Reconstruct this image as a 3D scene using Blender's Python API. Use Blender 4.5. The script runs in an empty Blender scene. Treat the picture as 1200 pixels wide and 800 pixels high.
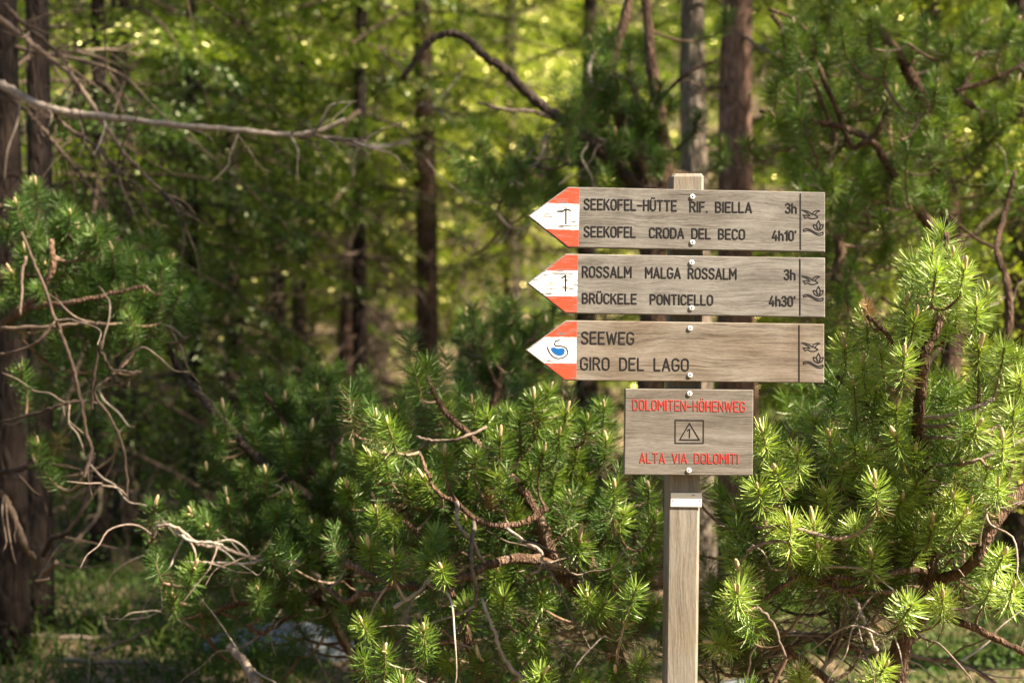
import bpy, math, random
import numpy as np
from mathutils import Vector, Matrix

# ------------------------------------------------------------------ camera, world, sun, exposure
SC = bpy.context.scene
COL = SC.collection
ZC = 1.62                       # eye height
CY = -4.029                     # camera's y; the board fronts stand 4 m away
cam_d = bpy.data.cameras.new("camera")
cam = bpy.data.objects.new("camera", cam_d)
COL.objects.link(cam)
cam.location = (0, CY, ZC)
cam.rotation_euler = (math.radians(90), 0, 0)
cam_d.lens = 60
cam_d.sensor_width = 36
cam_d.clip_end = 500
cam_d.dof.use_dof = True
cam_d.dof.focus_distance = 4.03
cam_d.dof.aperture_fstop = 2.5
cam_d.dof.aperture_blades = 0
SC.camera = cam

SUN_EL = 46.0
SUN_AZ = 116.0                  # degrees clockwise from +Y (the view axis): from the right and a little in front
world = bpy.data.worlds.new("World")
SC.world = world
world.use_nodes = True
wn = world.node_tree
bg = wn.nodes["Background"]
sky = wn.nodes.new("ShaderNodeTexSky")
sky.sky_type = 'NISHITA'
sky.sun_disc = False
sky.sun_elevation = math.radians(SUN_EL)
sky.sun_rotation = math.radians(SUN_AZ)
wn.links.new(sky.outputs[0], bg.inputs[0])
bg.inputs[1].default_value = 0.05
sun_d = bpy.data.lights.new("sun", 'SUN')
sun_d.energy = 5.0
sun_d.angle = math.radians(0.5)
sun_d.color = (1.0, 0.91, 0.76)
sun = bpy.data.objects.new("sun", sun_d)
COL.objects.link(sun)
_a, _e = math.radians(SUN_AZ), math.radians(SUN_EL)
TO_SUN = Vector((math.sin(_a) * math.cos(_e), math.cos(_a) * math.cos(_e), math.sin(_e)))
sun.rotation_euler = TO_SUN.to_track_quat('Z', 'Y').to_euler()
SC.view_settings.view_transform = 'Standard'
SC.view_settings.look = 'None'
SC.view_settings.exposure = 2.5
SC.view_settings.gamma = 1.0
SC.render.engine = 'CYCLES'
SC.cycles.use_denoising = True
SC.cycles.max_bounces = 6
SC.cycles.diffuse_bounces = 2
SC.cycles.glossy_bounces = 2
SC.cycles.transmission_bounces = 3
SC.cycles.transparent_max_bounces = 4

# ------------------------------------------------------------------ small helpers
def P(px, py, y):
    """the point of the place seen at (px, py) of the 1200 x 800 picture at depth y"""
    d = (y - CY) * 0.0005
    return np.array([(px - 600) * d, y, ZC - (py - 400) * d])

def ground_z(x, y):
    x = np.asarray(x, float); y = np.asarray(y, float)
    z = 0.085 * np.maximum(0, y + 1.0) + 0.26 * np.maximum(0, y - 11)
    z = z + 0.05 * np.sin(x * 1.7 + 0.6) * np.sin(y * 1.3 + 1.0) + 0.09 * np.sin(x * 0.55 + y * 0.43 + 2.0)
    z = z + 0.025 * np.sin(x * 4.1 - y * 2.7) 
    return z

def tag(o, label=None, cat=None, group=None, kind=None):
    if label: o["label"] = label
    if cat: o["category"] = cat
    if group: o["group"] = group
    if kind: o["kind"] = kind
    return o

def empty(name, loc, label, cat, group=None):
    o = bpy.data.objects.new(name, None)
    COL.objects.link(o)
    o.location = loc
    o.empty_display_size = 0.1
    return tag(o, label, cat, group)

def link_obj(name, me, parent=None, inv=True):
    o = bpy.data.objects.new(name, me)
    COL.objects.link(o)
    if parent is not None:
        o.parent = parent
    return o

class MB:
    """collects polygons, then links them as one mesh object"""
    def __init__(self):
        self.v, self.f, self.fm, self.vc, self.n = [], [], [], [], 0
    def add(self, verts, faces, mat=0, col=None):
        verts = np.asarray(verts, np.float32).reshape(-1, 3)
        self.v.append(verts)
        if isinstance(faces, np.ndarray):
            self.f.append(faces + self.n); self.fm.append(np.full(len(faces), mat, np.int32))
        else:
            by = {}
            for f in faces: by.setdefault(len(f), []).append(f)
            for k, fs in by.items():
                a = np.asarray(fs, np.int64)
                self.f.append(a + self.n); self.fm.append(np.full(len(a), mat, np.int32))
        if col is None: col = 0.5
        self.vc.append(np.broadcast_to(np.asarray(col, np.float32), (len(verts),)).copy())
        self.n += len(verts)
    def mesh(self, name, mats, smooth=False):
        me = bpy.data.meshes.new(name)
        v = np.concatenate(self.v) if self.v else np.zeros((0, 3), np.float32)
        me.vertices.add(len(v)); me.vertices.foreach_set("co", v.ravel())
        loops = np.concatenate([f.ravel() for f in self.f]).astype(np.int32)
        sizes = np.concatenate([np.full(len(f), f.shape[1], np.int32) for f in self.f])
        starts = np.concatenate([[0], np.cumsum(sizes)[:-1]]).astype(np.int32)
        me.loops.add(len(loops)); me.loops.foreach_set("vertex_index", loops)
        me.polygons.add(len(sizes)); me.polygons.foreach_set("loop_start", starts)
        try: me.polygons.foreach_set("loop_total", sizes)
        except Exception: pass
        me.polygons.foreach_set("material_index", np.concatenate(self.fm))
        me.polygons.foreach_set("use_smooth", np.full(len(sizes), bool(smooth)))
        me.update(calc_edges=True)
        at = me.attributes.new("tone", 'FLOAT', 'POINT')
        at.data.foreach_set("value", np.concatenate(self.vc))
        for m in (mats if isinstance(mats, (list, tuple)) else [mats]): me.materials.append(m)
        return me
    def build(self, name, mats, parent=None, smooth=False):
        return link_obj(name, self.mesh(name, mats, smooth), parent)

def catmull(pts, k=6):
    pts = np.asarray(pts, float)
    if len(pts) < 3: 
        t = np.linspace(0, 1, k + 1)[:, None]
        return pts[0] * (1 - t) + pts[-1] * t
    p = np.vstack([2 * pts[0] - pts[1], pts, 2 * pts[-1] - pts[-2]])
    out = []
    for i in range(1, len(p) - 2):
        t = np.linspace(0, 1, k, endpoint=False)[:, None]
        a, b, c, d = p[i - 1], p[i], p[i + 1], p[i + 2]
        out.append(0.5 * ((2 * b) + (c - a) * t + (2 * a - 5 * b + 4 * c - d) * t ** 2 + (3 * b - a - 3 * c + d) * t ** 3))
    out.append(p[-2][None])
    return np.vstack(out)

def tube(mb, path, rad, sides=6, mat=0, col=None, cap=True, lump=0.0, rng=None):
    path = np.asarray(path, float); n = len(path)
    rad = np.broadcast_to(np.asarray(rad, float), (n,))
    tan = np.gradient(path, axis=0)
    tan /= np.linalg.norm(tan, axis=1)[:, None] + 1e-9
    ref = np.array([0, 0, 1.0]) if abs(tan[0][2]) < 0.8 else np.array([1.0, 0, 0])
    u = np.cross(tan[0], ref); u /= np.linalg.norm(u)
    U = np.empty((n, 3))
    for i in range(n):
        u = u - tan[i] * np.dot(u, tan[i]); u /= np.linalg.norm(u) + 1e-9
        U[i] = u
    W = np.cross(tan, U)
    a = np.linspace(0, 2 * np.pi, sides, endpoint=False)
    r = rad[:, None] * np.ones(sides)
    if lump and rng is not None: r = r * (1 + lump * (rng.random((n, sides)) - 0.5))
    ring = path[:, None, :] + r[..., None] * (np.cos(a)[None, :, None] * U[:, None, :] + np.sin(a)[None, :, None] * W[:, None, :])
    v = ring.reshape(-1, 3)
    i = np.arange(n - 1)[:, None] * sides; j = np.arange(sides)[None, :]; j2 = (j + 1) % sides
    q = np.stack([i + j, i + j2, i + sides + j2, i + sides + j], -1).reshape(-1, 4)
    if cap:
        v = np.vstack([v, path[0], path[-1]])
        b, t = n * sides, n * sides + 1
        jj = np.arange(sides); jn = (jj + 1) % sides
        t1 = np.stack([np.full(sides, b), jn, jj], -1)
        t2 = np.stack([np.full(sides, t), (n - 1) * sides + jj, (n - 1) * sides + jn], -1)
        mb.add(v, q, mat, col)
        base = mb.n - len(v)
        mb.f.append(np.vstack([t1, t2]) + base); mb.fm.append(np.full(2 * sides, mat, np.int32))
    else:
        mb.add(v, q, mat, col)

def rough_path(pts, rng, k=6, amp=0.004):
    p = catmull(pts, k)
    n = len(p)
    j = rng.normal(0, amp, (n, 3)); j[0] = 0; j[-1] = 0
    return p + j

# ------------------------------------------------------------------ materials
def new_mat(name):
    m = bpy.data.materials.new(name); m.use_nodes = True
    nt = m.node_tree; nt.nodes.clear()
    out = nt.nodes.new("ShaderNodeOutputMaterial")
    return m, nt, out

def N(nt, t, **kw):
    n = nt.nodes.new(t)
    for k, v in kw.items(): setattr(n, k, v)
    return n

def ramp(nt, fac, stops):
    r = nt.nodes.new("ShaderNodeValToRGB")
    el = r.color_ramp.elements
    while len(el) < len(stops): el.new(0.5)
    for e, (p, c) in zip(el, stops):
        e.position = p; e.color = (*c, 1) if len(c) == 3 else c
    nt.links.new(fac, r.inputs[0])
    return r.outputs[0]

def mixc(nt, fac, a, b, mode='MIX'):
    m = N(nt, "ShaderNodeMix", data_type='RGBA', blend_type=mode)
    for sock, val in ((m.inputs[0], fac), (m.inputs[6], a), (m.inputs[7], b)):
        if isinstance(val, (int, float)): sock.default_value = val
        elif isinstance(val, tuple): sock.default_value = (*val, 1)
        else: nt.links.new(val, sock)
    return m.outputs[2]

def mathn(nt, op, a, b=None, clamp=False):
    m = N(nt, "ShaderNodeMath", operation=op, use_clamp=clamp)
    for s, v in ((m.inputs[0], a), (m.inputs[1], b)):
        if v is None: continue
        if isinstance(v, (int, float)): s.default_value = v
        else: nt.links.new(v, s)
    return m.outputs[0]

def noise(nt, vec, scale, detail=4, rough=0.55, dist=0.0):
    n = nt.nodes.new("ShaderNodeTexNoise")
    n.inputs["Scale"].default_value = scale; n.inputs["Detail"].default_value = detail
    n.inputs["Roughness"].default_value = rough; n.inputs["Distortion"].default_value = dist
    if vec is not None: nt.links.new(vec, n.inputs["Vector"])
    return n.outputs["Fac"]

def mapped(nt, scale=(1, 1, 1), loc=(0, 0, 0), coord="Object"):
    tc = nt.nodes.new("ShaderNodeTexCoord"); mp = nt.nodes.new("ShaderNodeMapping")
    mp.inputs["Scale"].default_value = scale; mp.inputs["Location"].default_value = loc
    nt.links.new(tc.outputs[coord], mp.inputs["Vector"])
    return mp.outputs[0]

def bsdf(nt, out, color, rough=0.7, spec=0.3, bump=None, bump_d=0.002, bump_s=0.5):
    b = nt.nodes.new("ShaderNodeBsdfPrincipled")
    if isinstance(color, tuple): b.inputs["Base Color"].default_value = (*color, 1)
    else: nt.links.new(color, b.inputs["Base Color"])
    if isinstance(rough, (int, float)): b.inputs["Roughness"].default_value = rough
    else: nt.links.new(rough, b.inputs["Roughness"])
    b.inputs["Specular IOR Level"].default_value = spec
    if bump is not None:
        bp = nt.nodes.new("ShaderNodeBump")
        bp.inputs["Distance"].default_value = bump_d; bp.inputs["Strength"].default_value = bump_s
        nt.links.new(bump, bp.inputs["Height"]); nt.links.new(bp.outputs[0], b.inputs["Normal"])
    nt.links.new(b.outputs[0], out.inputs[0])
    return b

def tone_attr(nt):
    a = nt.nodes.new("ShaderNodeAttribute"); a.attribute_name = "tone"
    return a.outputs["Fac"]

def mat_leaf(name, dark, mid, lite, trans=0.4, gloss=0.12, rough=0.45, obj_rand=True, gcol=(0.9, 0.92, 0.62), brown=None):
    """needles: diffuse + translucent + a thin waxy sheen"""
    m, nt, out = new_mat(name)
    t = tone_attr(nt)
    if obj_rand:
        oi = nt.nodes.new("ShaderNodeObjectInfo")
        t = mathn(nt, 'ADD', t, mathn(nt, 'MULTIPLY', mathn(nt, 'SUBTRACT', oi.outputs["Random"], 0.5), 0.5), True)
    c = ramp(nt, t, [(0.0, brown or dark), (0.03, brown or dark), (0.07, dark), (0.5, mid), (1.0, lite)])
    d = nt.nodes.new("ShaderNodeBsdfDiffuse"); tr = nt.nodes.new("ShaderNodeBsdfTranslucent")
    nt.links.new(c, d.inputs[0])
    c2 = mixc(nt, 1.0, c, (1.2, 1.25, 0.5), 'MULTIPLY')
    nt.links.new(c2, tr.inputs[0])
    mx = nt.nodes.new("ShaderNodeMixShader"); mx.inputs[0].default_value = trans
    nt.links.new(d.outputs[0], mx.inputs[1]); nt.links.new(tr.outputs[0], mx.inputs[2])
    g = nt.nodes.new("ShaderNodeBsdfGlossy"); g.inputs["Roughness"].default_value = rough
    g.inputs[0].default_value = (*gcol, 1)
    m2 = nt.nodes.new("ShaderNodeMixShader"); m2.inputs[0].default_value = gloss
    nt.links.new(mx.outputs[0], m2.inputs[1]); nt.links.new(g.outputs[0], m2.inputs[2])
    nt.links.new(m2.outputs[0], out.inputs[0])
    return m

def mat_bark(name, dark, lite, patch, scale=1.0):
    m, nt, out = new_mat(name)
    v = mapped(nt, (scale, scale, scale * 0.28))
    vo = N(nt, "ShaderNodeTexVoronoi", feature='DISTANCE_TO_EDGE'); vo.inputs["Scale"].default_value = 34
    n0 = noise(nt, v, 9, 5, 0.6, 0.4)
    vv = N(nt, "ShaderNodeVectorMath", operation='ADD')
    nt.links.new(v, vv.inputs[0])
    sc = N(nt, "ShaderNodeVectorMath", operation='SCALE'); sc.inputs[3].default_value = 0.07
    nn = nt.nodes.new("ShaderNodeTexNoise"); nn.inputs["Scale"].default_value = 14
    nt.links.new(v, nn.inputs["Vector"]); nt.links.new(nn.outputs["Color"], sc.inputs[0]); nt.links.new(sc.outputs[0], vv.inputs[1])
    nt.links.new(vv.outputs[0], vo.inputs["Vector"])
    crack = ramp(nt, vo.outputs["Distance"], [(0.0, (0, 0, 0)), (0.22, (1, 1, 1))])
    c = ramp(nt, n0, [(0.3, dark), (0.52, lite), (0.72, patch)])
    c = mixc(nt, crack, mixc(nt, 0.55, c, (0.02, 0.014, 0.01)), c)
    h = mathn(nt, 'ADD', mathn(nt, 'MULTIPLY', vo.outputs["Distance"], 1.2), n0)
    bsdf(nt, out, c, 0.9, 0.15, h, 0.02, 0.8)
    return m

def mat_twig(name, a, b, c3):
    m, nt, out = new_mat(name)
    v = mapped(nt, (1, 1, 1))
    f = mathn(nt, 'ADD', mathn(nt, 'MULTIPLY', noise(nt, v, 60, 4, 0.65), 0.7), mathn(nt, 'MULTIPLY', tone_attr(nt), 0.4))
    c = ramp(nt, f, [(0.3, a), (0.55, b), (0.8, c3)])
    bsdf(nt, out, c, 0.85, 0.2, noise(nt, v, 180, 3), 0.003, 0.6)
    return m

def mat_wood(name, axis, base, lite, dark, warm, seed):
    """weathered, silvered larch: long grain, hairline checks, stains"""
    m, nt, out = new_mat(name)
    st = {'x': (1, 7, 13), 'z': (13, 7, 1)}[axis]
    loc = (seed * 1.7, seed * 0.31, seed * 2.3)
    v = mapped(nt, st, loc)
    v1 = mapped(nt, (1, 1, 1), loc)
    # the grain wanders: warp the coordinates with a slow noise before stretching them
    wn_ = nt.nodes.new("ShaderNodeTexNoise"); wn_.inputs["Scale"].default_value = 7.0; wn_.inputs["Detail"].default_value = 2
    nt.links.new(v1 := mapped(nt, (1, 1, 1), loc), wn_.inputs["Vector"])
    off = N(nt, "ShaderNodeVectorMath", operation='SCALE'); off.inputs[3].default_value = 0.034
    nt.links.new(wn_.outputs["Color"], off.inputs[0])
    wp = N(nt, "ShaderNodeVectorMath", operation='ADD'); nt.links.new(v1, wp.inputs[0]); nt.links.new(off.outputs[0], wp.inputs[1])
    def stretched(sc):
        m_ = nt.nodes.new("ShaderNodeMapping"); m_.inputs["Scale"].default_value = sc
        nt.links.new(wp.outputs[0], m_.inputs["Vector"]); return m_.outputs[0]
    lo = noise(nt, stretched({'x': (3, 20, 42), 'z': (42, 20, 2)}[axis]), 1.0, 4, 0.6, 0.4)
    fine = noise(nt, stretched({'x': (13, 90, 380), 'z': (380, 90, 9)}[axis]), 1.0, 4, 0.7, 0.1)
    speck = noise(nt, stretched({'x': (90, 120, 420), 'z': (420, 120, 90)}[axis]), 1.0, 2, 0.6)
    blot = noise(nt, v1, 5.0, 4, 0.62, 0.6)
    grain = mathn(nt, 'ADD', mathn(nt, 'MULTIPLY', lo, 0.36), mathn(nt, 'ADD', mathn(nt, 'MULTIPLY', speck, 0.16), mathn(nt, 'MULTIPLY', fine, 0.48)))
    c = ramp(nt, grain, [(0.37, dark), (0.49, base), (0.63, lite)])
    c = mixc(nt, ramp(nt, blot, [(0.44, (0, 0, 0)), (0.66, (1, 1, 1))]), c, mixc(nt, 1.0, c, warm, 'MULTIPLY'))
    # checks: thin dark splits that follow the grain
    vc = mapped(nt, {'x': (2.2, 30, 64), 'z': (64, 30, 1.6)}[axis], loc)
    ck = noise(nt, vc, 1.9, 2, 0.5, 0.35)
    ckm = ramp(nt, ck, [(0.300, (1, 1, 1)), (0.345, (0, 0, 0))])
    c = mixc(nt, ckm, c, mixc(nt, 0.55, c, (0.05, 0.035, 0.022)))
    h = mathn(nt, 'SUBTRACT', grain, mathn(nt, 'MULTIPLY', ckm, 0.8))
    bsdf(nt, out, c, 0.82, 0.2, h, 0.0012, 0.35)
    return m

def mat_paint(name, red, white, zlo, zhi, seed):
    """trail blaze paint: red bands above and below white, flaking along the grain"""
    m, nt, out = new_mat(name)
    tc = nt.nodes.new("ShaderNodeTexCoord"); sep = nt.nodes.new("ShaderNodeSeparateXYZ")
    nt.links.new(tc.outputs["Object"], sep.inputs[0])
    wob = noise(nt, mapped(nt, (60, 60, 60), (seed, seed, seed)), 1.0, 3)
    z = mathn(nt, 'ADD', sep.outputs[2], mathn(nt, 'MULTIPLY', mathn(nt, 'SUBTRACT', wob, 0.5), 0.0035))
    band = mathn(nt, 'ADD', mathn(nt, 'GREATER_THAN', z, zhi), mathn(nt, 'LESS_THAN', z, zlo), True)
    c = mixc(nt, band, white, red)
    var = noise(nt, mapped(nt, (30, 30, 160), (seed * 3, 0, seed)), 1.0, 3)
    c = mixc(nt, mathn(nt, 'MULTIPLY', var, 0.28), c, mixc(nt, 1.0, c, (0.7, 0.66, 0.62), 'MULTIPLY'))
    fl = noise(nt, mapped(nt, (28, 28, 330), (seed, 1, seed * 2)), 1.0, 3, 0.6, 0.3)
    patch = noise(nt, mapped(nt, (22, 22, 45), (seed * 5, 3, 1)), 1.0, 2)
    thr = mathn(nt, 'ADD', fl, mathn(nt, 'MULTIPLY', patch, 0.42))
    fm = ramp(nt, thr, [(0.60, (1, 1, 1)), (0.615, (0, 0, 0))])
    c = mixc(nt, fm, c, (0.12, 0.095, 0.075))
    bsdf(nt, out, c, 0.55, 0.35, fm, 0.0004, 0.3)
    return m

def mat_plain(name, c, rough=0.6, spec=0.3, metal=0.0, nz=0.15, sc=80):
    m, nt, out = new_mat(name)
    f = noise(nt, mapped(nt), sc, 3)
    cc = mixc(nt, mathn(nt, 'MULTIPLY', f, nz * 2), c, mixc(nt, 1.0, c, (0.5, 0.48, 0.45), 'MULTIPLY'))
    b = bsdf(nt, out, cc, rough, spec)
    b.inputs["Metallic"].default_value = metal
    return m

M = {}
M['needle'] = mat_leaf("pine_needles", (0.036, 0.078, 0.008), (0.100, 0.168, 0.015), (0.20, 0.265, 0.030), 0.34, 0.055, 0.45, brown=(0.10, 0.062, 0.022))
M['needle_sun'] = mat_leaf("pine_needles_sun_painted", (0.09, 0.16, 0.018), (0.23, 0.32, 0.038), (0.40, 0.48, 0.095), 0.34, 0.10, 0.5, brown=(0.16, 0.11, 0.035))  # sunlit copy of the needles: the sun's brightness is in the colour
M['needle_dull'] = mat_leaf("pine_needles_older_shade_painted", (0.022, 0.055, 0.009), (0.055, 0.112, 0.014), (0.11, 0.165, 0.022), 0.32, 0.045, 0.5, brown=(0.085, 0.05, 0.02))  # older needles; also whole bushes, their shade put into the colour
M['needle_dead'] = mat_leaf("pine_needles_dead", (0.16, 0.075, 0.028), (0.27, 0.14, 0.06), (0.36, 0.22, 0.11), 0.3, 0.05, 0.5)
M['spruce'] = mat_leaf("spruce_sprigs", (0.026, 0.055, 0.007), (0.075, 0.12, 0.012), (0.19, 0.22, 0.022), 0.55, 0.07, 0.38, True, (0.9, 0.82, 0.36))
M['dark'] = mat_leaf('spruce_sprigs_shade_painted', (0.014, 0.034, 0.005), (0.036, 0.070, 0.008), (0.095, 0.135, 0.016), 0.5, 0.04, 0.4)  # darker copy of the spruce sprigs, with shade in the colour
M['larch'] = mat_leaf("larch_sprigs", (0.08, 0.13, 0.012), (0.22, 0.28, 0.024), (0.42, 0.43, 0.065), 0.55, 0.10, 0.30, True, (0.95, 0.8, 0.32))
M['grass'] = mat_leaf("grass_blades", (0.018, 0.042, 0.007), (0.040, 0.080, 0.011), (0.10, 0.12, 0.02), 0.4, 0.02, 0.6, False)
M['bud'] = mat_plain("pine_bud", (0.50, 0.37, 0.19), 0.6, 0.3, 0, 0.35, 300)
M['twig'] = mat_twig("pine_twig_bark", (0.05, 0.028, 0.016), (0.16, 0.095, 0.055), (0.30, 0.22, 0.15))
M['limb'] = mat_bark("pine_limb_bark", (0.045, 0.025, 0.015), (0.15, 0.085, 0.05), (0.24, 0.16, 0.11), 3.0)
M['dead'] = mat_twig("dead_wood", (0.07, 0.048, 0.033), (0.18, 0.13, 0.095), (0.34, 0.28, 0.22))
M['drytwig'] = mat_twig("dry_spruce_twigs", (0.035, 0.023, 0.015), (0.095, 0.062, 0.04), (0.23, 0.165, 0.115))
M['bark_dark'] = mat_bark('spruce_bark_shade_painted', (0.006, 0.004, 0.003), (0.017, 0.010, 0.007), (0.034, 0.021, 0.014))  # spruce bark darkened: the shade on the left is painted in
M['shade_twig'] = mat_twig("brown_twig_shade_painted", (0.025, 0.016, 0.011), (0.07, 0.045, 0.03), (0.145, 0.10, 0.07))  # brown dead wood, its colour darkened to stand for shade
M['bark'] = mat_bark("spruce_bark", (0.02, 0.014, 0.010), (0.055, 0.037, 0.026), (0.10, 0.072, 0.052))
M['bark_red'] = mat_bark("red_pine_bark", (0.03, 0.018, 0.012), (0.11, 0.062, 0.040), (0.20, 0.105, 0.062))
M['bark_pink'] = mat_bark('pinkish_pine_bark', (0.05, 0.03, 0.021), (0.18, 0.10, 0.066), (0.30, 0.18, 0.12))
M['bark_grey'] = mat_bark("grey_bark", (0.06, 0.045, 0.033), (0.19, 0.145, 0.105), (0.29, 0.235, 0.175))
M['board'] = [mat_wood("weathered_board_%d" % i, 'x', b, l, d, w, 3.1 + i * 4.7) for i, (b, l, d, w) in enumerate([
    ((0.138, 0.120, 0.100), (0.210, 0.190, 0.164), (0.066, 0.054, 0.043), (0.70, 0.67, 0.64)),
    ((0.145, 0.127, 0.107), (0.220, 0.198, 0.172), (0.074, 0.061, 0.049), (0.74, 0.72, 0.70)),
    ((0.150, 0.120, 0.091), (0.228, 0.190, 0.150), (0.078, 0.059, 0.043), (0.76, 0.69, 0.62)),
    ((0.132, 0.110, 0.088), (0.195, 0.168, 0.139), (0.070, 0.056, 0.043), (0.74, 0.71, 0.67))])]
M['post'] = mat_wood("weathered_post", 'z', (0.155, 0.130, 0.100), (0.228, 0.196, 0.156), (0.092, 0.074, 0.055), (0.95, 0.88, 0.78), 9.3)
M['ink'] = mat_plain("routed_dark_lettering", (0.012, 0.009, 0.008), 0.7, 0.2, 0, 0.2)
M['red_ink'] = mat_plain("red_lettering", (0.29, 0.022, 0.014), 0.6, 0.3, 0, 0.3, 220)
M['blue'] = mat_plain("blue_paint", (0.003, 0.085, 0.27), 0.5, 0.3)
M['thin_ink'] = mat_plain("greenish_thin_line", (0.20, 0.23, 0.19), 0.7, 0.2)
M['screw'] = mat_plain("screw_head", (0.70, 0.69, 0.65), 0.4, 0.5, 0.1, 0.2)
M['plate'] = mat_plain("pale_plate", (0.74, 0.66, 0.54), 0.5, 0.4, 0, 0.12, 40)
M['stone'] = None

def mat_stone():
    m, nt, out = new_mat("pale_limestone")
    n = noise(nt, mapped(nt), 6, 6, 0.65)
    c = ramp(nt, n, [(0.3, (0.10, 0.11, 0.11)), (0.55, (0.24, 0.245, 0.24)), (0.75, (0.05, 0.08, 0.03))])
    bsdf(nt, out, c, 0.9, 0.2, noise(nt, mapped(nt), 30, 6), 0.02, 0.8)
    return m
M['stone'] = mat_stone()

def mat_ground():
    m, nt, out = new_mat("forest_floor")
    v = mapped(nt)
    a = noise(nt, v, 0.9, 6, 0.6, 0.6); b = noise(nt, v, 34, 5, 0.7); c0 = noise(nt, v, 4.5, 4)
    litter = ramp(nt, b, [(0.3, (0.05, 0.032, 0.018)), (0.5, (0.17, 0.115, 0.065)), (0.72, (0.36, 0.27, 0.17))])
    moss = ramp(nt, b, [(0.3, (0.018, 0.032, 0.008)), (0.55, (0.06, 0.085, 0.018)), (0.75, (0.15, 0.15, 0.045))])
    f = ramp(nt, mathn(nt, 'ADD', mathn(nt, 'MULTIPLY', a, 0.7), mathn(nt, 'MULTIPLY', c0, 0.3)), [(0.50, (0, 0, 0)), (0.60, (1, 1, 1))])
    bsdf(nt, out, mixc(nt, f, litter, moss), 0.95, 0.1, b, 0.04, 0.8)
    return m
M['ground'] = mat_ground()

# ------------------------------------------------------------------ ground
def build_ground():
    xs = np.concatenate([np.linspace(-90, -14, 20), np.linspace(-13, 13, 131), np.linspace(14, 90, 20)])
    ys = np.concatenate([np.linspace(-40, -6, 12), np.linspace(-5.5, 20, 129), np.linspace(21, 120, 30)])
    X, Y = np.meshgrid(xs, ys)
    Z = ground_z(X, Y)
    v = np.stack([X, Y, Z], -1).reshape(-1, 3)
    nx = len(xs); i, j = np.meshgrid(np.arange(nx - 1), np.arange(len(ys) - 1))
    k = (j * nx + i).ravel()
    mb = MB(); mb.add(v, np.stack([k, k + 1, k + nx + 1, k + nx], -1))
    tag(mb.build("ground", M['ground'], smooth=True), kind="structure")
build_ground()

# ------------------------------------------------------------------ the signpost
S = 0.002
def arc(cx, cy, rx, ry, a0, a1, n=9):
    a = np.radians(np.linspace(a0, a1, n))
    return [(cx + rx * math.cos(t), cy + ry * math.sin(t)) for t in a]
def sm(pts, k=5): return [tuple(p[:2]) for p in catmull([(x, y, 0) for x, y in pts], k)]

G = {}
r = .25
G['O'] = (.5, [arc(r, .75, r, r, 0, 180) + arc(r, .25, r, r, 180, 360) + [(.5, .75)]])
G['0'] = (.44, [arc(.22, .78, .22, .22, 0, 180) + arc(.22, .22, .22, .22, 180, 360) + [(.44, .78)]])
G['C'] = (.48, [arc(r, .75, .24, r, 15, 180) + arc(r, .25, .24, r, 180, 345)])
G['G'] = (.5, [arc(r, .75, r, r, 20, 180) + arc(r, .25, r, r, 180, 360) + [(.5, .46), (.29, .46)]])
G['S'] = (.48, [sm([(.47, .84), (.38, .965), (.24, 1), (.09, .94), (.02, .78), (.09, .62), (.24, .53), (.40, .42), (.48, .25), (.40, .06), (.24, 0), (.09, .04), (0, .18)])])
G['E'] = (.44, [[(.44, 1), (0, 1), (0, 0), (.44, 0)], [(0, .52), (.38, .52)]])
G['F'] = (.42, [[(.42, 1), (0, 1), (0, 0)], [(0, .52), (.36, .52)]])
G['K'] = (.48, [[(0, 0), (0, 1)], [(.46, 1), (0, .40)], [(.17, .62), (.48, 0)]])
G['L'] = (.42, [[(0, 1), (0, 0), (.42, 0)]])
G['-'] = (.40, [[(0, .46), (.40, .46)]])
G['H'] = (.48, [[(0, 0), (0, 1)], [(.48, 0), (.48, 1)], [(0, .52), (.48, .52)]])
G['U'] = (.48, [[(0, 1)] + arc(.24, .24, .24, .24, 180, 360) + [(.48, 1)]])
G['Ü'] = (.48, G['U'][1] + [[(.13, 1.22), (.13, 1.25)], [(.35, 1.22), (.35, 1.25)]])
G['T'] = (.50, [[(0, 1), (.5, 1)], [(.25, 1), (.25, 0)]])
G['R'] = (.48, [[(0, 0), (0, 1), (.23, 1)] + arc(.23, .75, .24, .25, 90, -90) + [(0, .5)], [(.25, .5), (.48, 0)]])
G['P'] = (.47, [[(0, 0), (0, 1), (.23, 1)] + arc(.23, .74, .24, .26, 90, -90) + [(0, .48)]])
G['B'] = (.48, [[(0, 0), (0, 1), (.22, 1)] + arc(.22, .76, .23, .24, 90, -90) + [(0, .52)], [(.22, .52)] + arc(.22, .26, .26, .26, 90, -90) + [(0, 0)]])
G['I'] = (.02, [[(.01, 0), (.01, 1)]])
G['.'] = (.03, [[(0, 0), (.03, .01)]])
G['A'] = (.54, [[(0, 0), (.27, 1), (.54, 0)], [(.085, .30), (.455, .30)]])
G['D'] = (.50, [[(0, 0), (0, 1), (.2, 1)] + arc(.2, .7, .3, .3, 90, 0) + arc(.2, .3, .3, .3, 0, -90) + [(0, 0)]])
G['M'] = (.62, [[(0, 0), (0, 1), (.31, .38), (.62, 1), (.62, 0)]])
G['N'] = (.50, [[(0, 0), (0, 1), (.5, 0), (.5, 1)]])
G['W'] = (.76, [[(0, 1), (.19, 0), (.38, .86), (.57, 0), (.76, 1)]])
G['V'] = (.52, [[(0, 1), (.26, 0), (.52, 1)]])
G["'"] = (.02, [[(.01, 1.0), (.01, .88)]])
G['h'] = (.40, [[(0, 0), (0, 1)], [(0, .42)] + arc(.2, .46, .2, .2, 180, 0) + [(.4, 0)]])
G['Ö'] = (.5, G['O'][1] + [[(.14, 1.22), (.14, 1.25)], [(.36, 1.22), (.36, 1.25)]])
G['1'] = (.2, [[(0, .80), (.2, 1), (.2, 0)]])
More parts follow.
